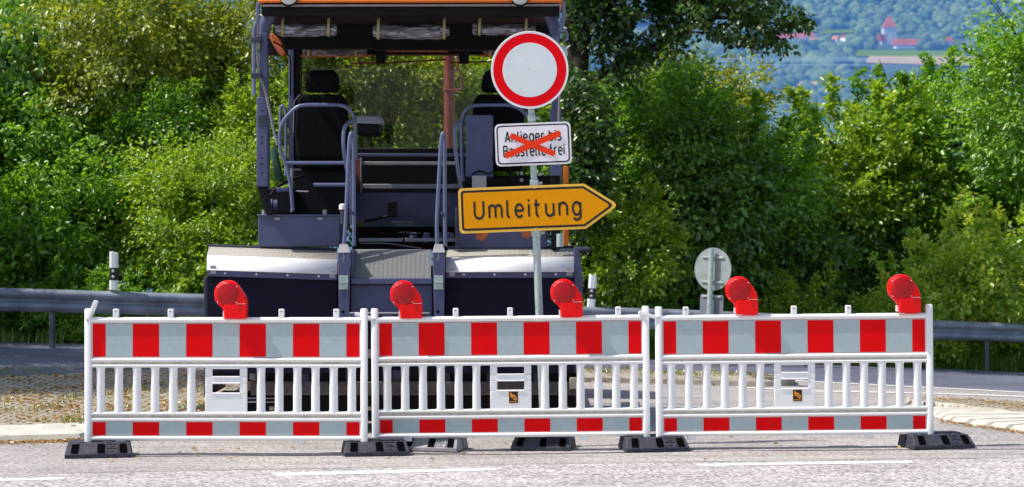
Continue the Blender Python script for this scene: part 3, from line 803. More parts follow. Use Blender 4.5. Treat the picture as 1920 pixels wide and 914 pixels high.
def sprays(pix, d, per, leaf, spread, g):
    C = np.array([tuple(W(px + g.normal()*4, py + g.normal()*4, d + g.uniform(-.5, .5))) for px, py in pix]); n = len(C)
    idx = np.repeat(np.arange(n), per); mm = len(idx)
    off = g.normal(size=(mm, 3))*spread*g.uniform(.6, 1.3, n)[idx][:, None]*np.array([1., 1., .75])
    D = norm(off + g.normal(size=(mm, 3))*.08 + np.array([0, 0, -.05])); N = norm(np.array([0, -.3, 1.]) + g.normal(size=(mm, 3))*.6)
    L = leaf*g.uniform(.7, 1.3, mm)
    V, Fq = leaves(C[idx] + off, D, N, L, L*g.uniform(.5, .7, mm), .15, True)
    t = np.clip(np.clip(g.normal(.35, .2, n), 0, 1)[idx] + g.normal(0, .12, mm), 0, 1)
    return V, Fq, np.repeat(t, 6)
cl = []
# overhanging twigs: small star like leaf sprays along the branches
for a, b, k, sp in (((1300, 34), (1500, 46), 26, 14), ((1340, 66), (1440, 82), 12, 9), ((1360, 0), (1470, 6), 16, 10), ((1380, 30), (1470, 74), 14, 9), ((1470, 40), (1515, 36), 7, 5), ((1400, 84), (1470, 84), 5, 4), ((1290, -20), (1450, -25), 16, 16)):
    for i in range(k):
        t = i/(k-1); cl.append((a[0] + (b[0]-a[0])*t + g.normal()*4, a[1] + (b[1]-a[1])*t + g.normal()*sp))
V1, F1, t1 = sprays(cl, 29.6, 26, .085, .055, g)
cl = []
while len(cl) < 215:
    px, py = g.uniform(1055, 1345), g.uniform(-160, 150)
    lim = 150 - max(0, px-1150)*.42 + 18*math.sin(px*.06)
    if py < lim and not (1060 < px < 1125 and 60 < py < 200 and g.random() < .75): cl.append((px, py))
V2, F2, t2 = sprays(cl, 30.2, 46, .095, .105, g)
cl = [(g.uniform(980, 1330), g.uniform(-420, -80)) for _ in range(150)]
V3, F3, t3 = sprays(cl, 30.6, 60, .13, .28, g)
cl = [(g.uniform(1056, 1135), g.uniform(150, 430)) for _ in range(120)]
V4, F4, t4 = sprays(cl, 29.7, 34, .09, .12, g)
V = np.concatenate([V1, V2, V3, V4]) - np.array(tuple(oak.location)); o1, o2, o3 = len(V1), len(V1)+len(V2), len(V1)+len(V2)+len(V3)
Fq = np.concatenate([F1, F2+o1, F3+o2, F4+o3])
o = bpy.data.objects.new('crown', arr_mesh('crown', V, Fq, [LM['oak']], np.concatenate([t1, t2, t3, t4]))); col.objects.link(o); o.parent = oak

# ---- grass verges, tufts, leaf litter (nobody could count them)
def blades(P, h, lean, mat, name, g, wd=.012):
    n = len(P); a = g.uniform(0, 2*np.pi, n); D = np.stack([np.cos(a), np.sin(a), np.zeros(n)], 1)
    hh = h*g.uniform(.5, 1.3, n); S = np.stack([-np.sin(a), np.cos(a), np.zeros(n)], 1)*wd*.5
    mid = P + D*(lean*hh*.25)[:, None] + np.array([0, 0, 1])*(hh*.6)[:, None]; tip = P + D*(lean*hh*.8)[:, None] + np.array([0, 0, 1])*hh[:, None]
    V = np.stack([P-S, P+S, mid+S*.8, mid-S*.8, tip+S*.1, tip-S*.1], 1).reshape(-1, 3); i = np.arange(n)[:, None]*6
    Fq = np.concatenate([i + np.array([0, 1, 2, 3]), i + np.array([3, 2, 4, 5])], 1).reshape(-1, 4)
    t = np.repeat(np.clip(g.normal(.5, .25, n), 0, 1), 6)
    ob = bpy.data.objects.new(name, arr_mesh(name, V, Fq, [mat], t)); col.objects.link(ob); tag(ob, kind='stuff'); return ob
P = []
while len(P) < 26000:
    x = g.uniform(-11, 12); y = far_e(x) + .25 + abs(g.normal())*(.8 if x < 0 else 1.3)
    if math.sin(x*2.1) + math.sin(x*5.3+1) + g.normal()*.8 < -.6: continue
    P.append((x, y, ground(x, y) - .02))
ob = blades(np.array(P), .17, .5, M['grass'], 'verge_grass', g, .014); tag(ob, 'short green grass verge along the far road edge below the guard rail', 'grass')
P = []
while len(P) < 9000:
    x = g.uniform(5.0, 12); y = far_e(x) + .2 + g.random()*2.2; P.append((x, y, ground(x, y) - .02))
ob = blades(np.array(P), .26, .6, M['grass'], 'verge_grass', g, .016); tag(ob, 'long light green grass below the guard rail on the right', 'grass')
P = []
for _ in range(60):
    px, py = g.uniform(-60, 400), 700 + 92*g.random()**.8
    if px > 250 and py > 765: continue
    c = G(px, py, .12)
    for _ in range(12): 
        x, y = c.x + g.normal()*.05, c.y + g.normal()*.05; P.append((x, y, ground(x, y) + .115))
for _ in range(34):
    c = G(g.uniform(-60, 300), 697 + g.normal()*3, .1)
    for _ in range(12):
        x, y = c.x + g.normal()*.08, c.y + g.normal()*.06; P.append((x, y, ground(x, y) + .10))
ob = blades(np.array(P), .042, 1.3, M['dry_grass'], 'weed_tufts', g, .010); tag(ob, 'yellow green weed tufts in the joints of the left island paving', 'weeds')
P = []
for _ in range(40):
    px = g.uniform(1045, 1480); c = G(px, 694.5 + (px-1095)*.025 + g.normal()*2.5, .12)
    for _ in range(20):
        x, y = c.x + g.normal()*.06, c.y + g.normal()*.04; P.append((x, y, ground(x, y) + .11))
ob = blades(np.array(P), .04, 1.2, M['dry_grass'], 'weed_tufts', g, .012); tag(ob, 'dry weed tufts on top of the narrow middle island', 'weeds')
def litter(name, pts, label, size=.035):
    P = np.array(pts); n = len(P); a = g.uniform(0, 2*np.pi, n)
    D = np.stack([np.cos(a), np.sin(a), g.uniform(-.1, .35, n)], 1); N = norm(np.array([0, 0, 1.]) + g.normal(size=(n, 3))*.35)
    L = size*g.uniform(.6, 1.6, n); V, Fq = leaves(P, D, N, L, L*.75, .2)
    ob = bpy.data.objects.new(name, arr_mesh(name, V, Fq, [M['litter']], np.repeat(g.random(n), 6))); col.objects.link(ob)
    tag(ob, label, 'leaf litter', None, 'stuff')
pts = []
for _ in range(150):
    c = G(g.uniform(-80, 395), 702 + 92*g.random(), .12)
    if c.x > -2.7 and c.y < 17.4: continue
    for _ in range(int(g.integers(3, 14))):
        x, y = c.x + g.normal()*.12, c.y + g.normal()*.09; pts.append((x, y, ground(x, y) + .124))
litter('fallen_leaves', pts, 'brown and yellow dry leaves scattered over the left island')
pts = []
for _ in range(330):
    px = g.uniform(-80, 160); c = G(px, 832 - px*.03 + g.normal()*1.5 + 1, 0); pts.append((c.x, c.y + g.normal()*.02, c.z + .012))
for _ in range(46):
    c = G(g.uniform(40, 1900), 845 + g.normal()*14); pts.append((c.x, c.y, c.z + .014))
for px, py in ((162, 861), (205, 868), (430, 865), (548, 844), (690, 856), (1247, 848), (770, 848), (360, 846)):
    c = G(px, py)
    for _ in range(3): pts.append((c.x + g.normal()*.02, c.y + g.normal()*.02, c.z + .016))
litter('fallen_leaves', pts, 'few dry leaves lying on the asphalt around the barrier feet', .03)
pts = []
for _ in range(520):
    t = g.random(); px = 1757 + 290*t; c = G(px, 791 + (px-1757)*.142 + g.normal()*1.6, .004); pts.append((c.x, c.y, c.z + .012))
for _ in range(420):
    px = g.uniform(1715, 2100); c = G(px, 749 + (px-1757)*.1 - 3 + g.normal()*3, .10); pts.append((c.x, c.y, c.z + .006))
for _ in range(300):
    px = g.uniform(1045, 1440); c = G(px, 717 + (px-1095)*.026 + g.normal()*1.2, .0); pts.append((c.x, c.y, c.z + .012))
for _ in range(240):
    px = g.uniform(1045, 1440); c = G(px, 695 + (px-1095)*.025 + g.normal()*2, .12); pts.append((c.x, c.y, c.z + .006))
litter('fallen_leaves', pts, 'brown dry leaves gathered along the right hand kerb stones', .021)

# ================================================================== far hills, village
def tan_at(r, az):
    K = [(110, -.03), (300, .022), (600, .062), (1000, .0795), (1500, .0935), (2000, .1045), (2600, 1.0), (3400, .085)]
    px = CX + F*math.tan(az)
    ridge = .130 if px < 1560 else .130 - (px-1560)*.000054
    ridge = max(.098, ridge + .002*math.sin(az*40))
    K[6] = (2600, ridge)
    for (a, b), (c, d) in zip(K, K[1:]):
        if a <= r <= c:
            t = (r-a)/(c-a); t = t*t*(3-2*t)*.3 + t*.7
            return b + (d-b)*t
    return K[-1][1]
def hz(x, y):
    az = math.atan2(x, y); yy = max(y, 1.)
    return CAMH + tan_at(min(3400, max(110, yy)), az)*yy + 3*math.sin(x*.0105)*math.sin(y*.008)*min(1, y/800)
AIR = (.038, .12, .345)  # blue haze light, put into the far materials as even emission
rows = []
rr = [110, 150, 200, 260, 330, 410, 500, 600, 700, 800, 900, 1000, 1120, 1250, 1380, 1500, 1650, 1800, 2000, 2200, 2400, 2600, 2900, 3400]
for r_ in rr: rows.append([(r_*math.tan(R(a)), r_, hz(r_*math.tan(R(a)), r_)) for a in [-50, -35, -22] + [-16 + i for i in range(33)] + [22, 35, 50]])
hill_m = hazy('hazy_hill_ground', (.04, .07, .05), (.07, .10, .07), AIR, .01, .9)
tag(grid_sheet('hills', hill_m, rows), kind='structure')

def Hpt(px, py):
    """point of the far hillside under a pixel"""
    lo, hi = 150., 2600.; az = math.atan((px-CX)/F)
    for _ in range(50):
        y = .5*(lo+hi); x = y*math.tan(az)
        if HY + (CAMH - hz(x, y))*F/y > py: lo = y
        else: hi = y
    y = .5*(lo+hi); return Vector((y*math.tan(az), y, hz(y*math.tan(az), y)))

def field(corners, mat, label):
    P = [Hpt(px, py) for px, py in corners]; rows = []
    for j in range(7):
        r_ = []
        for i in range(13):
            a = P[0].lerp(P[1], i/12); b = P[3].lerp(P[2], i/12); p = a.lerp(b, j/6); r_.append((p.x, p.y, hz(p.x, p.y) + 1.2))
        rows.append(r_)
    tag(grid_sheet('field', mat, rows), kind='structure')
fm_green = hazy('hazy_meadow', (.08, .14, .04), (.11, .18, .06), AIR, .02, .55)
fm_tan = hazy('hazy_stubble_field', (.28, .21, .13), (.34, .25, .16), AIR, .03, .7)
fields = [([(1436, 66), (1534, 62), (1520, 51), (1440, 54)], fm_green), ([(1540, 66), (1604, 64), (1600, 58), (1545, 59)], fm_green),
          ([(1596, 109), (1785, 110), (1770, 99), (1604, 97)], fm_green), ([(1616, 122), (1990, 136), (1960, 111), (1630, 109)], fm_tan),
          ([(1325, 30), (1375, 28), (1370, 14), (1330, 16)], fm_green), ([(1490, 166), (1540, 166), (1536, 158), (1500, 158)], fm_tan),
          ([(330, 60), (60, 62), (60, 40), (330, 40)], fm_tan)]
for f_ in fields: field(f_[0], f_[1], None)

def in_field(px, py):
    for f_, _ in fields[:6]:
        xs_ = [p[0] for p in f_]; ys_ = [p[1] for p in f_]
        if min(xs_)-4 < px < max(xs_)+4 and min(ys_)-1 < py < max(ys_)+15: return True
    # keep the village strips and the tower in view
    for a, b, c, d in ((1425, 1545, 58, 98), (1552, 1592, 64, 95), (1640, 1728, 66, 108), (1770, 1824, 74, 104)):
        if a < px < b and c < py < d: return True
    return False
bm = bmesh.new(); bmesh.ops.create_icosphere(bm, subdivisions=2, radius=1); base = np.array([v.co[:] for v in bm.verts]); bf = np.array([[v.index for v in f.verts] for f in bm.faces]); bm.free()
Vs, Fs, Ts = [], [], []; cnt = 0; n0 = len(base)
gh = np.random.default_rng(12)
def forest_blob(p, r, tint):
    global cnt
    d = base*(1 + .22*np.sin(base[:, [0]]*5 + gh.uniform(0, 6)) * np.sin(base[:, [1]]*6 + gh.uniform(0, 6)) + gh.normal(size=(n0, 1))*.15)
    Vs.append(d*np.array([r, r, r*gh.uniform(.8, 1.25)]) + np.array([p.x, p.y, p.z + r*.35])); Fs.append(bf + cnt); cnt += n0
    Ts.append(np.full(n0, tint))
tries = 0
while cnt//n0 < 3600 and tries < 60000:
    tries += 1
    px, py = gh.uniform(1240, 2010), gh.uniform(-32, 300)
    if in_field(px, py): continue
    p = Hpt(px, py)
    if py > 118 and gh.random() < .25: continue
    forest_blob(p, gh.uniform(3.6, 6.6)*(1 if p.y > 900 else .6), np.clip(gh.normal(.5, .28), 0, 1))
for _ in range(260):    # the same wood where it can only just be glimpsed at the left
    p = Hpt(gh.uniform(-200, 1240), gh.uniform(20, 160)); forest_blob(p, gh.uniform(5, 8), gh.random())
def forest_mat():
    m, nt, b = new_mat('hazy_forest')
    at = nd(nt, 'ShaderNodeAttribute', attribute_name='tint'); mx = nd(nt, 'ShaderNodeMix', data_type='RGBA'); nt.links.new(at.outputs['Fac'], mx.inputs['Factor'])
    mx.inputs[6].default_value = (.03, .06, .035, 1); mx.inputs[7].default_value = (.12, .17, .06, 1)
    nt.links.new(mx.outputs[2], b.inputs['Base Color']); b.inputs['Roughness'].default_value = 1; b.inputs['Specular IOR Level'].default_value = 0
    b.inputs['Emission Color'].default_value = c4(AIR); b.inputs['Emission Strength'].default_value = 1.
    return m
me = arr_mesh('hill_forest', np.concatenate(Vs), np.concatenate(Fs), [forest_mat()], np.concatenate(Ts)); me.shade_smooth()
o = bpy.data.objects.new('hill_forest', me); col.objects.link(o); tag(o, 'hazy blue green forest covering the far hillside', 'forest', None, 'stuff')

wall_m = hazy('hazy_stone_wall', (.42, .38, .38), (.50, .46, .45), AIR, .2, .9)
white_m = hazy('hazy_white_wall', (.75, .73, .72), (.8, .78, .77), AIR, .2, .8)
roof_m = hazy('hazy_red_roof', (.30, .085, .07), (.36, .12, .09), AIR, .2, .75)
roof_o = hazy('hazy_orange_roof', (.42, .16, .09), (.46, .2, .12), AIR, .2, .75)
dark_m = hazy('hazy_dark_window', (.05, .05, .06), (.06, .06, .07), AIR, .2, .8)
def house(name, label, px, py, wpx, wallpx, roofpx, roofm, wallm, cat='house', hip=False, yaw=0., dz=0., group=None, deep=.8, windows=2):
    p = Hpt(px, py); k = p.y/F; w = wpx*k; hw = wallpx*k; hr = roofpx*k; dp = max(6, w*deep)
    root = empty(name, (p.x, p.y, p.z + dz)); root.rotation_euler = (0, 0, yaw); tag(root, label, cat, group)
    m = MB(); m.box((-w/2, -dp/2, -8), (w/2, dp/2, hw)); 
    m.build('wall', wallm, root)
    m = MB(); e = w*.05
    if hip:
        m.add([(-w/2-e, -dp/2-e, hw), (w/2+e, -dp/2-e, hw), (w/2+e, dp/2+e, hw), (-w/2-e, dp/2+e, hw), (-w*.06, 0, hw+hr), (w*.06, 0, hw+hr)],
              [(0, 1, 5, 4), (1, 2, 5), (2, 3, 4, 5), (3, 0, 4), (3, 2, 1, 0)])
    else:
        m.add([(-w/2-e, -dp/2-e, hw-.2), (w/2+e, -dp/2-e, hw-.2), (w/2+e, dp/2+e, hw-.2), (-w/2-e, dp/2+e, hw-.2), (-w/2-e, 0, hw+hr), (w/2+e, 0, hw+hr)],
              [(0, 1, 5, 4), (1, 2, 5), (2, 3, 4, 5), (3, 0, 4), (3, 2, 1, 0)])
    m.build('roof', roofm, root, smooth_a=0)
    for i in range(windows):
        x = w*(-.28 + .56*i/max(1, windows-1)); ww = min(1.2, w*.1)
        m = MB(); m.box((x-ww/2, -dp/2-.06, hw*.4), (x+ww/2, -dp/2+.1, hw*.4 + min(1.5, hw*.4))); m.build('window', dark_m, root)
    return root
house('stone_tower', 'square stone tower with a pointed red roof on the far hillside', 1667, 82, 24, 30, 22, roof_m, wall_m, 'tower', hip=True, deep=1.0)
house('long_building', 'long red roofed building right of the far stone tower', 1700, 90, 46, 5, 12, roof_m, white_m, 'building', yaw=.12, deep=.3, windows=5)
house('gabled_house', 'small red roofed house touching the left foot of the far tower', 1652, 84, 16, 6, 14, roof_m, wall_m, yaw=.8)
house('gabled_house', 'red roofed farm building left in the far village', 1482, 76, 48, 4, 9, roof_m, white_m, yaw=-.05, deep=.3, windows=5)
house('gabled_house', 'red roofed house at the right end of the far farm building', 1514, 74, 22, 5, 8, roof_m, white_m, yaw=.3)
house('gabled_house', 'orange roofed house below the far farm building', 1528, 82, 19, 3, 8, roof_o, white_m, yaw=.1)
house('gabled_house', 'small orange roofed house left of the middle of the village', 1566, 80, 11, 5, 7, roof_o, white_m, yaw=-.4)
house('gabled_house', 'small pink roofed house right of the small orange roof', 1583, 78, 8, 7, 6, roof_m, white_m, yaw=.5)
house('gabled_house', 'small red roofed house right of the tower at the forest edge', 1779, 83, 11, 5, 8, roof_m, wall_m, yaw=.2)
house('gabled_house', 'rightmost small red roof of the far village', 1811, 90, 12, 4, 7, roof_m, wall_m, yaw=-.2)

# power line across the valley
pl = empty('power_line', tuple(W(1480, 150, 520))); tag(pl, 'thin pale overhead power line crossing the far valley', 'power line')
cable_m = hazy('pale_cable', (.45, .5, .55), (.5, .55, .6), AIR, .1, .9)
for y0 in (114, 118, 126):
    m = MB(); pts = [W(1150 + 100*i, y0 + .000018*(100*i-450)**2 - 4, 520) for i in range(10)]; m.tube(pts, .07, 5); m.build('cable', cable_m, pl, world=True)
for px in (1150, 2050):
    m = MB(); a = W(px, 100, 520); m.tube([(a.x, a.y, hz(a.x, a.y)-2), tuple(a)], .4, 6); m.box((a.x-2.2, a.y-.2, a.z-.8), (a.x+2.2, a.y+.2, a.z-.4)); m.build('pylon', wall_m, pl, world=True)

# ================================================================== guard rail, delineators, sign seen from behind
gr_pix = [(-420, 528, 168), (-200, 533.5, 158), (0, 540, 150), (388, 552, 144.5), (760, 564, 139), (1095, 575, 134.5), (1310, 582, 131.5), (1480, 589.5, 129), (1750, 601, 125.5), (1920, 607, 123), (2150, 616, 120), (2400, 626, 117)]
gp = [Vector(((px-CX)/s, F/s, CAMH - (py-HY)/s)) for px, py, s in gr_pix]
gr = empty('guard_rail', (gp[2].x, gp[2].y, ground(gp[2].x, gp[2].y))); tag(gr, 'grey corrugated steel guard rail running along the far road behind the barriers', 'guard rail')
prof = [(.03, 0), (.008, -.012), (-.03, -.03), (-.045, -.06), (-.045, -.085), (-.01, -.125), (.01, -.14), (.01, -.17), (-.01, -.185), (-.045, -.225), (-.045, -.25), (-.03, -.28), (.008, -.298), (.03, -.31)]
m = MB(); P, L = resample(gp, 60); vs = []; k = len(prof)
for i, p in enumerate(P):
    t = (P[min(i+1, 60)] - P[max(i-1, 0)]); t.z = 0; t.normalize(); nrm = Vector((t.y, -t.x, 0))   # towards the camera
    for a, b in prof: q = p - nrm*a; vs.append((q.x, q.y, p.z - .004 + b*.91))
m.add(vs, [(i*k+j, (i+1)*k+j, (i+1)*k+j+1, i*k+j+1) for i in range(60) for j in range(k-1)])
for i in range(0, 60, 4):
    p = P[i]
    for dx in (-.05, .05, .11):
        for dz in (-.07, -.235): m.tube([(p.x+dx, p.y-.058, p.z+dz), (p.x+dx, p.y-.035, p.z+dz)], .014, 8)
o = m.build('beam', M['rail'], gr, smooth_a=50, world=True); sol = o.modifiers.new('thick', 'SOLIDIFY'); sol.thickness = .004
for i in range(2, 60, 4):
    p = P[i]; m = MB(); m.box((p.x-.03, p.y+.045, ground(p.x, p.y)-.3), (p.x+.03, p.y+.13, p.z-.02)); m.build('post', M['rail_post'], gr, bevel=.006, world=True)
def delineator(px, py_b, py_t, s, lean, label):
    b = W(px, py_b, F/s); hgt = (py_b-py_t)/s
    root = empty('delineator_post', (b.x, b.y+.02, b.z)); root.rotation_euler = (0, lean, 0); tag(root, label, 'delineator', 'delineator posts on the guard rail')
    w = .058
    sec = [(-w, -.02), (-w*.5, -.045), (w*.5, -.045), (w, -.02), (w*.7, .045), (-w*.7, .045)]
    def seg(z0, z1, mat, nm, cut=0, sc=1.):
        m = MB(); vs = [(x*sc, y*sc, z0) for x, y in sec] + [(x*sc, y*sc, z1 - (cut if x > 0 else 0)*(abs(x)/w)) for x, y in sec]
        m.add(vs, [tuple(reversed(range(6))), tuple(range(6, 12))] + [(i, (i+1) % 6, (i+1) % 6+6, i+6) for i in range(6)]); return m.build(nm, mat, root, bevel=.004)
    seg(0, hgt, M['white'], 'post_body', cut=.03)
    seg(hgt*.25, hgt*.58, M['black_band'], 'black_band', sc=1.03)
    for z in (hgt*.34, hgt*.49):
        m = MB(); m.dome((-.005, z), .019, -.047, .006, 14, 3); m.build('reflector', M['reflector'], root)
    return root
delineator(213.5, 544, 472, 147, 0., 'white delineator post with black band on the left guard rail')
delineator(1108, 576, 515, 134, .07, 'tilted white delineator post right of the paver behind the barrier lamp')

p = G(1326, 700, .12); sb = empty('road_sign', tuple(p)); tag(sb, 'round road sign seen from behind on a leaning pole beyond the right barrier', 'road sign')
s_ = F/p.y
lean = math.atan2(15, 235)
yaw = R(-38)
m = MB(); m.tube([(0, 0, -.1), (0, 0, (700-466)/s_)], .033, 14); m.build('pole', M['galv'], sb)
dz = (700-505)/s_; rr_ = 40.5/s_
m = MB(); n = 36
ring = lambda y, r: [(r*math.cos(2*math.pi*i/n), y, r*math.sin(2*math.pi*i/n)) for i in range(n)]
vs = ring(0, rr_) + ring(.006, rr_); m.add(vs, [tuple(range(n)), tuple(reversed(range(n, 2*n)))] + [(i, i+n, (i+1) % n+n, (i+1) % n) for i in range(n)])
o = m.build('round_plate', M['sign_back'], sb); o.location = (.03, .06, dz); o.rotation_euler = (0, 0, yaw)
for z in (dz+.15, dz-.16):
    m = MB(); m.box((-.16, -.016, -.012), (.16, -.002, .012)); o = m.build('bracket', M['galv'], sb, bevel=.003); o.location = (.03, .055, z); o.rotation_euler = (0, 0, yaw)
m = MB(); m.prism(rrect(-.17, -.19, .17, .14, .02), 0, .005); o = m.build('lower_plate', M['sign_back_dark'], sb); o.location = (.03, .06, (700-574)/s_ + .0); o.rotation_euler = (0, 0, yaw)
m = MB(); m.box((-.14, -.016, -.012), (.14, -.002, .012)); o = m.build('bracket', M['galv'], sb, bevel=.003); o.location = (.03, .055, (700-556)/s_); o.rotation_euler = (0, 0, yaw)
sb.rotation_euler = (0, lean*.55, 0)

# ================================================================== BARRIERS
def stripes(m, x0, z0, z1, y):
    x = x0; red = True; ws = [.1] + [.2]*9 + [.1]
    for i, w in enumerate(ws):
        m.use(M['red_foil'] if red else M['grey_foil']).sheet([(x+.0015, z0), (x+w-.0015, z0), (x+w-.0015, z1), (x+.0015, z1)], y)
        x += w; red = not red
def rail_tube(m, z0, z1, x0, x1, yh=.024):
    zc, rz = (z0+z1)/2, (z1-z0)/2; n = 14
    pts = [(yh*math.cos(2*math.pi*i/n), zc + rz*math.sin(2*math.pi*i/n)) for i in range(n)]
    m.xprism(pts[::-1], x0, x1)
def make_barrier():
    root = empty('barrier')
    for sx in (-1, 1):
        m = MB(); n = 14
        cx = sx*1.033
        sec = []
        for i in range(n):
            a = 2*math.pi*i/n; sec.append((cx + math.copysign(abs(math.cos(a))**.6, math.cos(a))*.0275, math.copysign(abs(math.sin(a))**.6, math.sin(a))*.026))
        vs = [(x, y, .095) for x, y in sec] + [(x, y, 1.095) for x, y in sec] + [(cx + (x-cx)*.8, y*.8, 1.105) for x, y in sec]
        m.add(vs, [tuple(reversed(range(n))), tuple(range(2*n, 3*n))] + [(j*n+i, j*n+(i+1) % n, (j+1)*n+(i+1) % n, (j+1)*n+i) for j in range(2) for i in range(n)])
        m.build('post', M['white'], root, smooth_a=50)
    m = MB(); m.use(M['white'])
    for z0, z1 in ((.996, 1.04), (.702, .738), (.662, .691), (.302, .332), (.256, .289), (.112, .150)):
        rail_tube(m, z0, z1, -1.012, 1.012, .024 if z0 != .996 else .026)
    m.use(M['groove'])
    m.box((-1.01, -.012, .68), (1.01, .012, .71)); m.box((-1.01, -.012, .28), (1.01, .012, .31))
    m.build('rails', None, root, smooth_a=50)
    m = MB()
    for sx in (-1, 1):
        for i in range(6):
            c = sx*(.157 + i*.136 + .072 + .032)
            hw = .031; z0, z1 = .325, .668
            sec = []
            for z, q in ((z0, 1.25), (z0+.02, 1.0), (z0+.19, 1.0), (z0+.22, .93), (z1-.02, .97), (z1, 1.2)):
                sec.append([(c-hw*q, -.010*q, z), (c-hw*.45, -.021, z), (c+hw*.45, -.021, z), (c+hw*q, -.010*q, z), (c+hw*q, .018, z), (c-hw*q, .018, z)])
            vs = [p for s in sec for p in s]
            m.add(vs, [tuple(reversed(range(6))), tuple(range(30, 36))] + [(j*6+k, j*6+(k+1) % 6, (j+1)*6+(k+1) % 6, (j+1)*6+k) for j in range(5) for k in range(6)])
    # centre plate with two grip openings
    m.box((-.157, -.014, .325), (.157, .014, .468)); m.box((-.157, -.014, .545), (.157, .014, .592)); m.box((-.157, -.014, .657), (.157, .014, .668))
    for sx in (-1, 1):
        m.box((sx*.157, -.014, .468), (sx*.103, .014, .545)); m.box((sx*.157, -.014, .592), (sx*.103, .014, .657))
    m.build('slat_panel', M['white'], root, bevel=.005, smooth_a=50)
    # raised rims round the openings
    m = MB()
    for z0, z1 in ((.468, .545), (.592, .657)):
        m.tube([(-.105, -.012, z0), (.105, -.012, z0)], .007, 8); m.tube([(-.105, -.012, z1), (.105, -.012, z1)], .006, 8)
    m.build('grip_rim', M['white'], root)
    for nm, z0, z1 in (('upper_board', .740, .994), ('lower_board', .150, .256)):
        m = MB(); m.use(M['foil_edge']).box((-1.006, -.010, z0), (1.006, .012, z1)); stripes(m, -1.0, z0+.003, z1-.003, -.0115); m.build(nm, None, root, smooth_a=30)
    for x in (-.825, -.415, 0, .415, .825):
        m = MB(); m.prism(rrect(x-.021, 1.03, x+.021, 1.102, .008), -.018, .018); pg = m.build('lamp_peg', M['white'], root, bevel=.004)
        m = MB(); m.disc((x-.002, 1.083), .005, -.0186, 10); m.build('peg_hole', M['hole'], pg)
    for x in (-.79, .56):
        m = MB(); m.prism([(x-.03, .116), (x-.035, .088), (x+.035, .088), (x+.03, .116)], -.015, .015); m.build('locating_lug', M['white'], root, bevel=.003)
    return root
def hook(root, ang, lab=None):
    m = MB(); Lh = .155
    for y in (-.030, .022): m.prism(rrect(-Lh, -.014, .012, .014, .010), y, y+.010)
    m.box((-Lh-.002, -.029, -.012), (-Lh+.022, .031, .012))
    m.prism(rrect(-Lh+.02, -.004, -.01, .004, .003), -.0325, -.0301)
    o = m.build('coupling_hook', M['white'], root, bevel=.003); o.location = (-1.033, 0, 1.018); o.rotation_euler = (0, ang, 0)
    m = MB(); m.use(M['galv']).disc((0, 0), .009, -.0335, 12); b = m.build('pin', None, o); return o
def badge(root):
    x, z = .02, .418; y = -.0155
    m = MB(); m.use(M['badge_orange']).prism(rrect(x-.036, z-.046, x+.036, z+.046, .003), y, y+.001)
    m.use(M['sign_black']).sheet([(x-.033, z-.043), (x+.033, z-.043), (x+.033, z+.043), (x-.033, z+.043)], y-.0005)
    def ell(cx, cz, a, b, rot, yy):
        m.sheet([(cx + a*math.cos(t)*math.cos(rot) - b*math.sin(t)*math.sin(rot), cz + a*math.cos(t)*math.sin(rot) + b*math.sin(t)*math.cos(rot)) for t in [2*math.pi*i/16 for i in range(16)]], yy)
    m.use(M['badge_orange'])
    m.sheet([(x-.025, z+.034), (x-.014, z+.036), (x-.004, z+.008), (x-.006, z-.006), (x-.018, z-.004), (x-.025, z+.012)], y-.001)
    ell(x+.001, z+.006, .014, .016, .5, y-.0012); ell(x+.012, z-.008, .014, .017, .5, y-.0014)
    m.use(M['sign_black']); ell(x+.0, z+.002, .004, .008, .5, y-.0016); ell(x+.012, z-.008, .003, .008, .5, y-.0018)
    m.use(M['badge_orange']).sheet([(x-.027, z-.036), (x+.027, z-.036), (x+.027, z-.031), (x-.027, z-.031)], y-.001)
    m.build('maker_badge', None, root, smooth_a=0)
bar0 = make_barrier()
bars = []
for i, (pl_, pr_, d, zb, yaw_, tilt, lab) in enumerate((
    (158.5, 690, 15.2, 0., 0., 0., 'left red and white barrier with its white hook raised at the left post'),
    (700, 1217.5, 15.47, .0, .6, .50, 'middle red and white barrier in front of the sign pole'),
    (1231.5, 1750, 15.47, .014, .6, .50, 'right red and white barrier ending by the sunlit kerb stones'))):
    b = bar0 if i == 0 else copy_tree(bar0)
    b.scale = (1.006, 1, 1.004); b.location = (((pl_+pr_)/2 - CX)*d/F, d, zb); b.rotation_euler = (0, -R(tilt), R(yaw_)); tag(b, lab, 'barrier', 'red and white road barriers'); bars.append(b)
hook(bars[0], R(112)); hook(bars[1], R(18)); hook(bars[2], R(16))
badge(bars[1]); badge(bars[2])

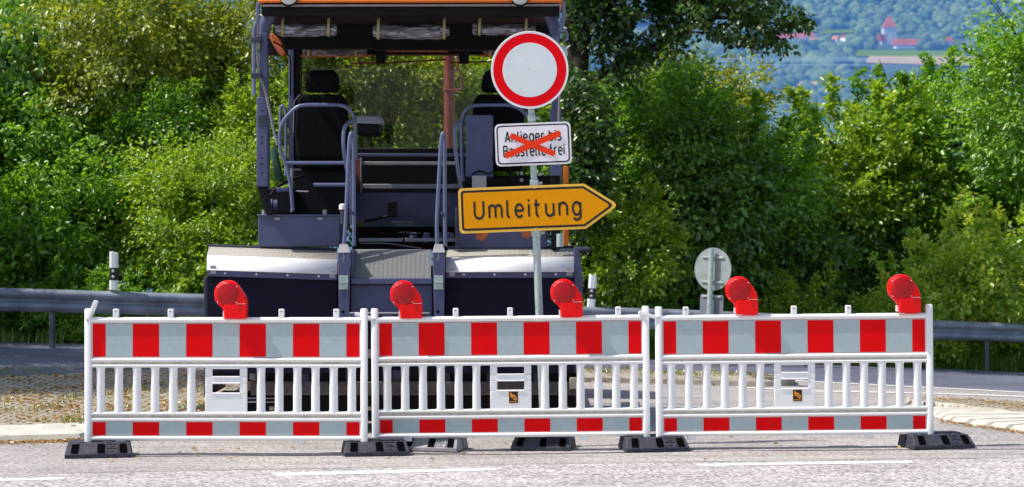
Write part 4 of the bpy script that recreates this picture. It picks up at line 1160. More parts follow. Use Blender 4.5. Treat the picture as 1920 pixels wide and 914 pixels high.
# ---- warning lamps standing on the top rails
def make_lamp():
    root = empty('warning_lamp'); k = 1/(7.617*250)
    pts = [(-160, 0), (-170, 110), (-195, 160), (-255, 210), (-295, 265)]
    pts += [(-115 + 193*math.cos(R(a)), 360 + 193*math.sin(R(a))) for a in range(196, 44, -9)]
    pts += [(62, 440), (105, 380), (140, 320), (155, 262), (160, 220), (160, 0)]
    poly = [(x*k, z*k) for x, z in pts][::-1]
    m = MB(); m.prism(poly, -.045, .045); m.build('housing', M['lamp_red'], root, bevel=.012, seg=3, smooth_a=50)
    c = (-115*k, 360*k)
    for sy in (-1, 1):
        m = MB(); m.dome(c, 168*k, -.045, .016, 32, 6)
        if sy > 0: m.v = [(x, -y, z) for x, y, z in m.v]; m.f = [tuple(reversed(f)) for f in m.f]
        ln = m.build('lens', M['lens_red'], root, smooth_a=70)
    m = MB(); m.prism(rrect(-150*k, 2*k, 156*k, 205*k, 8*k), -.056, -.043); bc = m.build('battery_case', M['lamp_red'], root, bevel=.004)
    m = MB(); m.box((20*k, -.0585, 214*k), (150*k, -.046, 219*k)); m.build('seam', M['foil_edge'], root)
    m = MB(); yy = -.0575
    m.disc((78*k, 158*k), 12*k, yy, 12); m.sheet([(62*k, 118*k), (94*k, 118*k), (84*k, 142*k), (72*k, 142*k)], yy-.0001); m.sheet([(58*k, 104*k), (98*k, 104*k), (98*k, 110*k), (58*k, 110*k)], yy-.0002)
    m.build('printed_mark', M['lamp_dark'], bc)
    for x, z in ((-255, 460), (20, 460), (-255, 235), (18, 238)):
        m = MB(); m.dome((x*k, z*k), .0048, -.0465, .004, 10, 2); m.build('screw', M['screw'], root)
    m = MB(); m.prism(rrect(-185*k, 10*k, -150*k, 100*k, 6*k), -.03, .03); m.build('lock_clip', M['foil_edge'], root, bevel=.003)
    m = MB(); m.box((-130*k, -.02, -14*k), (110*k, .02, 2*k)); m.build('foot_clamp', M['lamp_red'], root)
    return root
lamp0 = make_lamp()
for i, (b, px, py, lab) in enumerate(((0, 443, 598, 'red barrier lamp on the left barrier, leftmost of the five lamps'), (1, 771.5, 597, 'red barrier lamp at the left end of the middle barrier, below the steps'),
                            (1, 1072, 594, 'red barrier lamp at the right of the middle barrier, beside the sign pole'), (2, 1400, 589.5, 'red barrier lamp on the right barrier beside the grey sign back'),
                            (2, 1704, 585.5, 'red barrier lamp, rightmost of the five, above the right barrier end'))):
    l = lamp0 if i == 0 else copy_tree(lamp0)
    d = bars[b].location.y; l.location = W(px, py, d); l.rotation_euler = (0, -R((0, .5, .5)[b]), R((-2, 3, 1, -1, 2)[i])); tag(l, lab, 'warning lamp', 'red warning lamps on the barriers')

# ---- rubber feet
def make_foot(mat, nm):
    root = empty(nm)
    # front block: bevelled face with three slots, behind it a rear block set off by a groove
    m = MB(); hw = .247
    def block(y0, y1, sl, h, lip):
        p = [(-hw, y0, 0), (hw, y0, 0), (hw, y1, 0), (-hw, y1, 0)]
        vs = [(-hw, y0, 0), (hw, y0, 0), (hw, y0, lip), (-hw, y0, lip), (-hw+.02, y0+sl, h), (hw-.02, y0+sl, h), (hw-.02, y1, h), (-hw+.02, y1, h), (hw, y1, 0), (-hw, y1, 0)]
        m.add(vs, [(0, 1, 2, 3), (3, 2, 5, 4), (4, 5, 6, 7), (7, 6, 8, 9), (9, 8, 1, 0), (1, 8, 6, 5, 2), (0, 3, 4, 7, 9)])
    block(-.21, -.02, .085, .100, .030); block(-.004, .13, .02, .104, .04); m.box((-hw+.06, -.03, .005), (hw-.06, .01, .085))
    m.build('rubber_body', mat, root, bevel=.006)
    def face(x0, x1, t0, t1, lift): # quad on the sloped front face, lifted along its normal
        q = []
        for x, t in ((x0, t0), (x1, t0), (x1, t1), (x0, t1)):
            q.append((x*(1-.05*t), -.21 + .085*t - lift*.7, .030 + .070*t + lift*.7))
        return q
    for x in (-.175, .02, .185):
        m = MB(); m.add(face(x-.028, x+.028, .06, .92, .004), [(0, 1, 2, 3)]); m.build('slot', M['hole'], root)
    m = MB(); bx = .102
    for a, b, c, d in ((bx-.045, bx+.045, .88, .94), (bx-.045, bx+.045, .48, .53), (bx-.045, bx-.037, .1, .9), (bx+.037, bx+.045, .1, .9), (bx-.02, bx-.012, .58, .82), (bx-.01, bx+.012, .66, .72), (bx+.006, bx+.014, .58, .82), (bx-.02, bx+.016, .18, .24), (bx-.004, bx+.004, .24, .42)):
        q0 = face(a, b, c, d, .001); q1 = face(a, b, c, d, .006); m.add(q0 + q1, [(4, 5, 6, 7), (0, 1, 5, 4), (1, 2, 6, 5), (2, 3, 7, 6), (3, 0, 4, 7)])
    m.build('embossed_mark', mat, root, smooth_a=0)
    for x in (-.13, .06, .15):
        m = MB(); m.box((x-.035, -.10, .098), (x+.035, -.04, .106)); m.build('lifting_rib', mat, root, bevel=.003)
    return root
f0 = make_foot(M['rubber'], 'rubber_ballast')
fl = ['black rubber foot under the left end of the left barrier', 'black rubber foot where the left and middle barriers meet', 'black rubber foot where the middle and right barriers meet', 'black rubber foot under the right end of the right barrier']
for i, ((px, py), lab) in enumerate(zip(((175, 861), (699, 857.5), (1227, 849.5), (1762, 844.5)), fl)):
    f = f0 if i == 0 else copy_tree(f0)
    p = G(px, py); f.location = (p.x, p.y + .21, p.z + .008); f.rotation_euler = (0, 0, R((10, 9, 8, 11)[i])); tag(f, lab, 'ballast block', 'black rubber barrier feet')
f1 = make_foot(M['rubber_grey'], 'rubber_ballast')
p = G(815, 849); f1.location = (p.x, p.y + .21, p.z + .008); f1.rotation_euler = (0, 0, R(-14)); f1.scale = (.93, 1, .95); tag(f1, 'pale grey sunlit rubber foot lying under the left of the middle barrier', 'ballast block')
f2 = make_foot(M['rubber'], 'rubber_ballast')
p = G(1022, 846); f2.location = (p.x, p.y + .21, p.z + .008); f2.rotation_euler = (0, 0, R(-9)); f2.scale = (.93, 1.2, .9); tag(f2, 'black rubber foot carrying the pole of the traffic signs', 'ballast block')

# ================================================================== TRAFFIC SIGNS ON THE POLE
SD = 15.75; SS = F/SD
base = G(1021, 833); base = Vector(((1021-CX)/SS, SD, ground(.25, SD)))
sp = empty('sign_post', tuple(base)); tag(sp, 'leaning galvanised pole with round red no entry sign, struck through plate and yellow detour arrow', 'sign post')
by = CAMH + HY/SS - base.z; 
py0 = HY + (CAMH - base.z)*SS
def zz(py): return (py0 - py)/SS
m = MB(); m.tube([(0, .0, .04), (0, 0, zz(430))], .030, 18); m.tube([(0, 0, zz(430)), (0, 0, zz(70))], .0255, 18); m.build('pole', M['galv'], sp, smooth_a=50)
def clamp(z, r):
    m = MB(); m.tube([(0, 0, z-.03), (0, 0, z+.03)], r, 14); m.box((-.03, -.045, z-.022), (.03, -.01, z+.022)); m.box((r-.005, -.015, z-.012), (r+.03, .015, z+.012)); m.build('clamp', M['galv'], sp, bevel=.003)
clamp(zz(344), .034); clamp(zz(437), .037); clamp(zz(222), .03)
# round prohibition sign
def ringpoly(r, n=64): return [(r*math.cos(2*math.pi*i/n), r*math.sin(2*math.pi*i/n)) for i in range(n)]
zc = zz(132); rs = 71.5/SS
m = MB(); m.use(M['sign_edge']).prism([(x, z+zc) for x, z in ringpoly(rs)], -.052, -.047)
m.tube([(rs*math.cos(2*math.pi*i/48), -.049, zc + rs*math.sin(2*math.pi*i/48)) for i in range(49)], .0045, 6, False)
m.use(M['sign_red']).sheet([(x, z+zc) for x, z in ringpoly(rs*.955)], -.0532)
m.use(M['sign_edge']).sheet([(x, z+zc) for x, z in ringpoly(rs*.712)], -.0540)
m.use(M['sign_white']).sheet([(x, z+zc) for x, z in ringpoly(rs*.694)], -.0548)
m.use(M['sign_black']).disc((-.002, zc+.006), .0028, -.0556, 8)
rs_o = m.build('round_sign', None, sp, smooth_a=30); rs_o['label'] = 'white round sign face with a red ring'
for zq in (zc+.292, zc-.292):
    m = MB(); m.dome((0.004, zq), .006, -.054, .004, 10, 3); m.build('rivet', M['screw'], rs_o)
# supplementary plate
zc = zz(270.5); cx = .004; hw, hh = .296, .165
rec = [(cx-hw, zc-hh), (cx+hw, zc-hh), (cx+hw, zc+hh), (cx-hw, zc+hh)]
m = MB(); m.use(M['sign_edge']).prism(fillet(rec, .045), -.050, -.044)
m.use(M['sign_black']).sheet(fillet(inset(rec, .014), .036), -.0512)
m.use(M['sign_edge']).sheet(fillet(inset(rec, .025), .027), -.0520)
sup = m.build('supplementary_plate', None, sp, smooth_a=30); sup['label'] = 'white plate with crossed out black text'
m = MB(); sz = .080
for q in (fitted('Anlieger bis', cx-.216, cx+.218, zc+.022, sz, -.0530, w=.46, stroke=.16, gap=.26, space=.36), fitted('Baustelle frei', cx-.232, cx+.238, zc-.090, sz, -.0530, w=.46, stroke=.16, gap=.25, space=.30)): m.add(q.v, q.f)
m.build('lettering', M['sign_black'], sup, smooth_a=0)
def strip(x0, z0, x1, z1, wd, y0, y1):
    d = Vector((x1-x0, z1-z0)).normalized(); n = Vector((-d.y, d.x))*wd/2
    return [(x0+n.x*-1, z0-n.y), (x1-n.x, z1-n.y), (x1+n.x, z1+n.y), (x0+n.x, z0+n.y)], y0, y1
pz = lambda px, py: ((px-1002)/SS + cx, zc - (py-270.5)/SS)
m = MB()
q, a, b = strip(*pz(960, 253), *pz(1041, 291), .042, -.0575, -.0545); m.prism(q, a, b)
q, a, b = strip(*pz(949, 291), *pz(1053, 252), .046, -.0605, -.058); m.prism(q, a, b)
m.build('crossing_tape', M['tape'], sup, smooth_a=0)
# detour arrow
zc = zz(390.5); x0, xs_, x1, hh = -.595, .388, .650, .176
arrow = [(x0, zc-hh), (xs_, zc-hh), (x1, zc), (xs_, zc+hh), (x0, zc+hh)]
m = MB(); m.use(M['sign_rim']).prism(fillet(arrow, .035), -.056, -.050)
m.use(M['sign_black']).sheet(fillet(inset(arrow, .019), .028), -.0573)
m.use(M['sign_yellow']).sheet(fillet(inset(arrow, .037), .016), -.0582)
det = m.build('detour_arrow', None, sp, smooth_a=30); det['label'] = 'yellow arrow shaped plate pointing right with the word Umleitung'
m = fitted('Umleitung', -.472, .352, zc-.064, .134, -.0592, w=.56, stroke=.155, gap=.42); m.build('lettering', M['sign_black'], det, smooth_a=0)
for x, z in ((0, zc+.157), (0, zc-.157), (-.56, zc-.158)):
    m = MB(); m.dome((x, z), .005, -.0575, .003, 8, 2); m.build('rivet', M['screw'], det)
sp.rotation_euler = (0, -R(2.25), 0)

# ================================================================== ROAD PAVER (rear view)
PD = 16.8
pv = empty('road_paver', (W(740, 800, PD).x, 18.5, .0)); tag(pv, 'large blue grey road paver with orange roof edge standing behind the barriers', 'road paver')
def pbox(name, mat, px0, py0, px1, py1, d0, d1, bevel=.008, parent=None):
    m = MB(); a = W(px0, py1, d0); b = W(px1, py0, d0); m.box((a.x, d0, a.z), (b.x, d1, b.z)); return m.build(name, mat, parent or pv, bevel=bevel, world=True) if parent is None else child(m, name, mat, parent, bevel)
def child(m, name, mat, parent, bevel=0., smooth_a=35):
    o = m.build(name, mat, None, bevel=bevel, smooth_a=smooth_a)
    me = o.data; me.transform(Matrix.Translation(-pv.location)); o.parent = parent; return o
def ptube(name, mat, pts, r, n=12, parent=None):
    m = MB(); P = [W(*p) for p in pts]
    # round the corners
    Q = [P[0]]
    for a, b, c in zip(P, P[1:], P[2:]):
        d0 = min(.08, (a-b).length*.45); d1 = min(.08, (c-b).length*.45); s0 = b + (a-b).normalized()*d0; s1 = b + (c-b).normalized()*d1
        for k in range(5): t = k/4; Q.append(s0*(1-t)**2 + b*2*t*(1-t) + s1*t*t)
    Q.append(P[-1]); m.tube(Q, r, n)
    return child(m, name, mat, parent, 0, 60) if parent else m.build(name, mat, pv, smooth_a=60, world=True)
def pquads(name, mat, quads, parent=None, bevel=0.):
    m = MB()
    for q in quads: m.add([tuple(W(*p)) for p in q], [tuple(range(len(q)))])
    return child(m, name, mat, parent, bevel) if parent else m.build(name, mat, pv, bevel=bevel, world=True)

# --- screed: two wings of black mats under folded aluminium covers
def wing(xl, xr, yl, yr, side):
    root = pbox('screed_mat', M['panel_black'], xl, 512, xr, 700, PD, PD+.03, .004)
    m = MB()
    def pr(px, py, d): return tuple(W(px, py, d))
    # aluminium cover: upper flat tread, then steep bright skirt (all one folded sheet with thickness)
    t0, t1 = yl, yr
    P = []
    for px, ty in ((xl, t0), (xr, t1)):
        P.append([pr(px, ty+44, PD-.05), pr(px, ty+24, PD+.06), pr(px, ty+17, PD+.10), pr(px+(4 if px == xl else 0), ty+1, PD+.46), pr(px+(4 if px == xl else 0), ty+3, PD+.50)])
    n = 5; vs = P[0] + P[1]; m.use(M['skirt']); m.add(vs, [(i, i+n, i+n+1, i+1) for i in range(n-1)]); m.use(M['cover']); m.m[2] = m.m[3] = m.cur
    o = m.build('screed_cover', None, pv, smooth_a=20, world=True); sl = o.modifiers.new('thick', 'SOLIDIFY'); sl.thickness = .006
    m = MB(); a = W(xl, t0+1, PD+.46); b = W(xr, t1+1, PD+.46); m.tube([a + Vector((0, .02, .012)), b + Vector((0, .02, .012))], .012, 8); m.build('cover_edge', M['paint_dark'], pv, world=True)
    # hinge strip with bolts
    m = MB(); y0, y1 = t0+43, t1+43
    a = W(xl, y0, PD-.03); b = W(xr, y1, PD-.03); hh = 13*PD/F
    m.hexa([(a.x, PD-.03, a.z-hh), (b.x, PD-.03, b.z-hh), (b.x, PD+.02, b.z-hh), (a.x, PD+.02, a.z-hh), (a.x, PD-.03, a.z), (b.x, PD-.03, b.z), (b.x, PD+.02, b.z), (a.x, PD+.02, a.z)])
    st = m.build('hinge_strip', M['paint'], pv, bevel=.004, world=True)
    for t in (.05, .14, .38, .62, .86, .95):
        m = MB(); q = a.lerp(b, t) + Vector((0, -.003, -hh*.5)); m.dome((q.x, q.z), .011, PD-.031, .008, 10, 3); child(m, 'bolt', M['screw'], st)
    for px in (xl+6, xr-14):
        pbox('cover_hinge', M['steel'], px, t0+36 if px < (xl+xr)/2 else t1+36, px+11, (t0 if px < (xl+xr)/2 else t1)+52, PD-.04, PD-.032, .002)
    return root
wing(388, 632, 462, 470, -1); wing(836, 1076, 466, 465, 1)
# end plates and inner dark gap cheeks
pbox('end_plate', M['paint_dark'], 382, 520, 389, 745, PD+.04, PD+1.1, .006)
m = MB(); m.add([tuple(W(1076, 466, PD+.02)), tuple(W(1086, 470, PD+.02)), tuple(W(1093, 520, PD+.02)), tuple(W(1090, 700, PD+.02)), tuple(W(1076, 700, PD+.02))] + [tuple(W(1072, 466, PD+.6)), tuple(W(1082, 470, PD+.6)), tuple(W(1089, 520, PD+.6)), tuple(W(1086, 690, PD+.6)), tuple(W(1072, 690, PD+.6))],
      [(4, 3, 2, 1, 0), (5, 6, 7, 8, 9)] + [(i, (i+1) % 5, (i+1) % 5+5, i+5) for i in range(5)])
m.build('end_plate', M['paint'], pv, bevel=.006, world=True)
m = MB(); a = W(1078, 469, PD+.3); b = W(1104, 469, PD+.3); m.tube([a, b], .028, 14); m.tube([b, b + Vector((.012, 0, 0))], .022, 14); m.build('side_roller', M['paint_dark'], pv, world=True)
pbox('inner_cheek', M['black'], 632, 500, 840, 700, PD+.12, PD+.5, .01)
# --- stair column uprights with sloped pale caps, hinge plates
for x0, x1 in ((633, 657), (811, 835)):
    m = MB()
    A = [W(x0, 490, PD-.10), W(x1, 490, PD-.10)]
    q = lambda px, py, d: tuple(W(px, py, d))
    m.hexa([q(x0+3, 604, PD-.10), q(x1-2, 604, PD-.10), q(x1-2, 604, PD+.10), q(x0+3, 604, PD+.10), q(x0, 473, PD-.10), q(x1, 473, PD-.10), q(x1, 473, PD+.10), q(x0, 473, PD+.10)])
    up = m.build('stair_upright', M['paint'], pv, bevel=.006, world=True)
    m = MB(); m.hexa([q(x0-.5, 474, PD-.105), q(x1+.5, 474, PD-.105), q(x1+.5, 474, PD+.105), q(x0-.5, 474, PD+.105), q(x0+4, 458, PD+.02), q(x1-5, 458, PD+.02), q(x1-5, 458, PD+.105), q(x0+4, 458, PD+.105)])
    child(m, 'cap', M['steel'], up, .004)
    for ya, yb in ((517, 529.5), (530.5, 543)):
        m = MB(); a = W(x0+3, yb, PD-.10); b = W(x1-4, ya, PD-.10); m.box((a.x, PD-.109, a.z), (b.x, PD-.102, b.z)); child(m, 'hinge_plate', M['galv'], up, .002)
    m = MB(); a = W(x0+3, 530, PD-.11); b = W(x1-4, 530, PD-.11); m.tube([a, b], .007, 8); child(m, 'hinge_pin', M['steel'], up)
    m = MB(); c = W((x0+x1)/2 - 2, 585, PD-.1); m.disc((c.x, c.z), .013, PD-.1025, 14); child(m, 'pin_hole', M['hole'], up)
    m = MB(); c = W((x0+x1)/2 - 2, 478, PD-.11)
    m.tube([c + Vector((0, 0, .01)), c + Vector((.012, -.004, -.02)), c + Vector((-.006, -.004, -.045)), c + Vector((.008, -.004, -.06))], .003, 6); child(m, 'split_pin', M['steel'], up)
# --- steps between the uprights
pquads('tread_riser', M['tread'], [[(664, 522, PD-.02), (808, 522, PD-.02), (808, 470, PD+.14), (664, 470, PD+.14)]])
pquads('tread_riser_edge', M['steel'], [[(664, 470, PD+.139), (808, 470, PD+.139), (808, 468, PD+.17), (664, 468, PD+.17)]])
pbox('step_cheek', M['paint'], 657, 468, 663.5, 524, PD-.04, PD+.16, .004)
pbox('step_lip', M['paint'], 657.5, 522.5, 810.5, 533.5, PD-.07, PD+.1, .006)
pbox('step_panel', M['paint'], 657.5, 535, 810.5, 597, PD+.0, PD+.05, .004)
o = pbox('lower_step', M['steel'], 655, 586, 806, 589, PD-.14, PD-.1, .003)
pbox('lower_step_frame', M['paint'], 655, 589.5, 806, 604, PD-.13, PD-.1, .003)
for i in range(3): pquads('step_opening', M['hole'], [[(699+40*i, 600, PD-.132), (717+40*i, 600, PD-.132), (717+40*i, 592, PD-.132), (699+40*i, 592, PD-.132)]])
# --- underside of the screed: what shows through the barrier slats
pbox('screed_body', M['black'], 392, 690, 1084, 716, PD+.08, PD+.9, .01)
pbox('screed_beam', M['beam'], 470, 716, 1084, 742, PD+.02, PD+.35, .01)
pbox('screed_plate', M['black'], 400, 742, 1080, 776, PD+.25, PD+.8, .01)
for y in (746, 753): pbox('tamper_bar', M['steel'], 440, y, 522, y+2.5, PD+.1, PD+.2, .003)
for px in (447, 512, 691, 1060):
    m = MB(); c = W(px, 766, PD+.12); m.tube([c + Vector((-.03, 0, 0)), c + Vector((.03, 0, 0))], .018, 8); m.build('grease_fitting', M['kerb_tan'], pv, world=True)
for i in range(7): 
    px = 472 + i*88; pbox('screed_bracket', M['paint_dark'], px, 694, px+20, 722, PD+.05, PD+.09, .006)
m = MB(); c = W(476, 700, PD+.04)
for i in range(9): 
    pass
sp_pts = [W(474 + 6*math.sin(i*1.25), 690 + i*.7, PD+.05 + .02*math.cos(i*1.25)) for i in range(34)]
m.tube(sp_pts, .006, 6); m.build('coil_spring', M['steel'], pv, smooth_a=60, world=True)
m = MB(); c = W(1066, 694, PD+.05); m.dome((c.x, c.z), .022, PD+.05, .02, 14, 4); m.build('red_cap', M['lamp_red'], pv, world=True)
pbox('side_bracket', M['kerb_tan'], 1068, 708, 1084, 730, PD-.0, PD+.03, .006)
pbox('coupling_block', M['kerb_tan'], 690, 655, 708, 672, PD+.06, PD+.11, .006)
# --- crawler tracks and chassis
def crawler(xc):
    m = MB(); y0, y1, h, w = 18.35, 21.3, .78, .17
    n = 12; poly = [(y0+h/2 + h/2*math.cos(R(90+180*i/n)), .01+h/2 + h/2*math.sin(R(90+180*i/n))) for i in range(n+1)] + [(y1-h/2 + h/2*math.cos(R(-90+180*i/n)), .01+h/2 + h/2*math.sin(R(-90+180*i/n))) for i in range(n+1)]
    m.xprism(poly, xc-w, xc+w); tr = m.build('crawler_track', M['black'], pv, bevel=.01, world=True)
    for i in range(9):
        y = y0+h/2 + (y1-y0-h)*i/8; m = MB(); m.box((xc-w-.01, y-.03, -.005), (xc+w+.01, y+.03, .02)); child(m, 'track_pad', M['rubber'], tr, .004)
crawler(-1.85); crawler(.05)
m = MB(); m.box((-1.75, 17.9, .28), (0, 21.0, 1.05)); m.build('chassis', M['black'], pv, bevel=.02, world=True)
for sx in (-1, 1):
    xx = -.89 + sx*1.42
    m = MB(); m.hexa([(xx-.06, 17.1, .55), (xx+.06, 17.1, .55), (xx+.06, 20.4, .8), (xx-.06, 20.4, .8), (xx-.06, 17.1, .78), (xx+.06, 17.1, .78), (xx+.06, 20.4, 1.0), (xx-.06, 20.4, 1.0)]); m.build('tow_arm', M['paint_dark'], pv, bevel=.01, world=True)
m = MB(); m.hexa([(-2.3, 21.0, .5), (.55, 21.0, .5), (.55, 22.6, .55), (-2.3, 22.6, .55), (-2.4, 21.0, 1.3), (.65, 21.0, 1.3), (.65, 22.8, 1.3), (-2.4, 22.8, 1.3)]); m.build('hopper', M['orange'], pv, bevel=.02, world=True)
# --- side boxes on the operator deck
bl = pbox('side_locker', M['paint'], 484, 405, 637, 463, 17.25, 17.9, .008)
pbox('locker_lid', M['paint'], 482, 402.5, 638.5, 406, 17.24, 17.92, .003)
rl = pbox('side_locker', M['paint'], 855, 395, 1026, 466, 17.25, 17.9, .008); rl['label'] = 'blue grey locker with worn orange patches'
for x0, y0, x1, y1 in ((893, 436, 915, 448), (978, 433, 998, 444)):
    m = MB(); a = W(x0, y1, 17.25); b = W(x1, y0, 17.25); m.sheet([(a.x, a.z), (a.x+.05, a.z-.02), (b.x, a.z+.02), (b.x, b.z), (a.x, b.z)], 17.247)
    child(m, 'orange_patch', M['orange_worn'], rl)
pbox('locker_post', M['paint_dark'], 853.5, 390, 859, 466, 17.1, 17.2, .004)
# dark bodywork under the seats
pbox('seat_pedestal', M['black'], 548, 316, 650, 404, 18.2, 19.4, .02)
pbox('left_body_side', M['black'], 497, 352, 552, 404, 18.0, 19.6, .02)
pbox('seat_pedestal', M['black'], 868, 330, 1036, 398, 18.2, 19.4, .02)
ptube('pedestal_rail', M['steel'], [(548, 359, 18.1), (578, 360, 18.1)], .008, 8)
ptube('pedestal_post', M['steel'], [(547, 316, 18.0), (547, 398, 18.0)], .010, 8)
ptube('pedestal_rail', M['rail_paint'], [(588, 347, 17.9), (650, 347, 17.9)], .017, 10)
for k, px in enumerate((500, 508, 517)):
    m = MB(); c = W(px, 384, 17.7); m.tube([c + Vector((-.016, 0, 0)), c + Vector((.016, 0, 0))], .055 - .006*k, 18); m.build('hose_coupling', M['paint'], pv, world=True)
for px, py, r in ((495, 401, .022), (609, 400, .022)):
    m = MB(); c = W(px, py, 17.3); m.tube([c + Vector((0, 0, -.03)), c + Vector((0, 0, .03))], [r, r*.8], 12); m.build('filler_cap', M['steel'], pv, world=True)
m = MB(); c = W(643, 398, 17.1); m.tube([c + Vector((0, 0, -.10)), c + Vector((0, 0, .02))], .024, 14); bt = m.build('grease_bottle', M['paint_dark'], pv, world=True)
m = MB(); m.tube([c + Vector((0, 0, .022)), c + Vector((0, 0, .06)), c + Vector((0, 0, .07))], [.034, .034, .02], 14); child(m, 'cap', M['brass'], bt)
# --- centre walkway between the lockers
pbox('bulkhead', M['black'], 650, 278, 900, 362, 19.5, 19.6, .01)
pbox('bulkhead_rail', M['paint'], 664, 288, 876, 294, 19.35, 19.42, .004)
pbox('bulkhead_rail', M['steel'], 676, 303.5, 860, 310, 19.25, 19.3, .004)
pbox('bulkhead_rail', M['steel'], 676, 345.5, 862, 354, 19.2, 19.25, .004)
pbox('bulkhead_stile', M['steel'], 675, 296, 677.5, 364, 19.2, 19.3, .002)
pbox('bulkhead_stile', M['rust'], 668, 297, 674, 362, 19.25, 19.32, .002)
pbox('engine_hood', M['paint'], 662, 362, 866, 418, 19.15, 19.5, .012)
pbox('walkway_step', M['paint_dark'], 680, 416, 856, 426, 18.6, 19.1, .004)
pbox('pedal', M['black'], 726, 378, 744, 408, 18.7, 18.74, .006)
ptube('pedal_arm', M['black'], [(735, 404, 18.72), (700, 412, 18.75), (684, 415, 18.8)], .012, 8)
pbox('walkway_recess', M['black'], 660, 426, 862, 470, 18.9, 19.0, .004)
pbox('walkway_rail', M['steel'], 673, 447, 854, 453.5, 18.3, 18.36, .004)
for px in (775, 800, 822, 844):
    m = MB(); c = W(px, 444, 18.5); m.tube([c + Vector((0, 0, -.05)), c + Vector((0, 0, .03)), c + Vector((0, 0, .04))], [.034, .034, .02], 12); m.build('oil_filter', M['paint'], pv, world=True)
ptube('hydraulic_hose', M['black'], [(757, 455, 18.25), (757, 444, 18.25), (764, 439, 18.3), (782, 440, 18.4)], .009, 8)
ptube('hydraulic_hose', M['black'], [(704, 432, 18.7), (730, 441, 18.5), (760, 436, 18.5), (812, 442, 18.5)], .011, 8)
ptube('hydraulic_hose', M['black'], [(503, 372, 17.8), (520, 350, 17.9), (545, 338, 18.0), (570, 330, 18.1)], .014, 8)
ptube('cable', M['black'], [(924, 300, 17.48), (936, 280, 17.6), (952, 300, 17.6), (960, 340, 17.7)], .009, 8)
ptube('cable', M['black'], [(512, 78, 17.4), (530, 88, 17.6), (545, 110, 18.5), (545, 180, 18.55)], .007, 6)
for px in (520, 600): pbox('locker_latch', M['steel'], px-5, 408, px+5, 413, 17.235, 17.25, .002, bl)
ptube('hydraulic_hose', M['hose'], [(676, 457, 18.2), (720, 456, 18.2), (790, 466, 18.2)], .006, 8)
# --- seats
def seat(cx_px, d):
    s = F/d; c = W(cx_px, 300, d)
    m = MB(); q = lambda px, py: ((px-CX)/s, CAMH - (py-HY)/s)
    back = [q(cx_px-47, 300), q(cx_px+45, 300), q(cx_px+51, 250), q(cx_px+46, 190), q(cx_px+38, 177), q(cx_px-38, 177), q(cx_px-46, 190), q(cx_px-51, 250)]
    m.prism(fillet(back, .06), d, d+.14); bk = m.build('seat_back', M['seat'], pv, bevel=.03, seg=3, world=True, smooth_a=60)
    m = MB(); head = [q(cx_px-34, 173), q(cx_px+34, 173), q(cx_px+31, 143), q(cx_px+23, 131), q(cx_px-21, 131), q(cx_px-29, 143)]
    m.prism(fillet(head, .05), d+.0, d+.12); child(m, 'headrest', M['seat'], bk, .03)
    m = MB(); a = q(cx_px-45, 318); b = q(cx_px+45, 296); m.box((a[0], d+.1, a[1]), (b[0], d+.62, b[1])); m.build('seat_cushion', M['seat'], pv, bevel=.03, world=True)
    m = MB(); a = q(cx_px-51, 250); m.tube([(a[0]-.01, d-.005, a[1]), (a[0]+.0, d-.005, q(0, 190)[1]), (a[0]+.05, d-.005, q(0, 178)[1])], .004, 6); child(m, 'edge_highlight', M['hose'], bk)  # sunlit left edge of the seat, drawn as a thin pale tube
seat(603, 18.0); seat(934, 18.0)
# armrest console beside the left seat
ar = pbox('control_console', M['black'], 668, 224, 710, 252, 18.0, 18.5, .02)
m = MB(); a = W(668, 231, 17.95); b = W(716, 217, 17.95); m.hexa([(a.x, 17.95, a.z), (b.x, 17.95, a.z-.01), (b.x, 18.4, a.z-.01), (a.x, 18.4, a.z), (a.x, 17.98, b.z), (b.x-.02, 17.98, b.z), (b.x-.02, 18.4, b.z), (a.x, 18.4, b.z)]); child(m, 'console_lid', M['steel'], ar, .012)
cb = pbox('control_cabinet', M['paint'], 873, 216, 924, 332, 17.5, 17.9, .008)
pbox('junction_box', M['steel'], 885, 329.5, 912, 353, 17.4, 17.5, .006)
ptube('cable', M['black'], [(884, 330, 17.42), (892, 322, 17.4), (905, 321, 17.4), (916, 328, 17.42), (924, 322, 17.45)], .008, 8)
for py in (325, 338):
    m = MB(); c = W(978, py, 17.8); m.tube([c, c + Vector((0, .04, 0))], .018, 6); m.build('knob', M['steel'], pv, world=True)
# --- hand rails
RR = .0165
ptube('seat_guard_rail', M['rail_paint'], [(549, 396, 17.6), (545, 345, 17.6), (536, 306, 17.6), (525, 285, 17.6), (524, 245, 17.6), (532, 224, 17.6), (557, 200, 17.6), (572, 197, 17.6), (641, 197, 17.6), (655, 205, 17.6), (666, 222, 17.6), (667, 300, 17.6)], RR)
ptube('seat_guard_bar', M['rail_paint'], [(535, 306, 17.6), (650, 306, 17.6)], RR)
ptube('grab_rail', M['rail_paint'], [(667, 225, 17.45), (655, 228, 17.3), (645, 240, 17.2), (643.5, 262, 17.2), (645, 290, 17.2), (650, 316, 17.2), (652, 330, 17.3)], RR)
ptube('stair_hand_rail', M['rail_paint'], [(645, 462, 16.85), (648, 420, 16.85), (655, 262, 16.85), (659, 246, 16.86), (663, 262, 16.9), (664, 420, 16.9), (664, 462, 16.9)], RR)
ptube('rail_brace', M['paint'], [(655, 396, 16.85), (666, 403, 16.9)], .013, 8)
ptube('rear_rail', M['rail_paint'], [(530, 260, 18.6), (525, 250, 18.6), (526, 200, 18.6), (531, 198, 18.6), (536, 206, 18.6), (536, 330, 18.6)], .014)
ptube('rail_post', M['rail_paint'], [(657, 300, 17.25), (658, 420, 17.25)], .012)
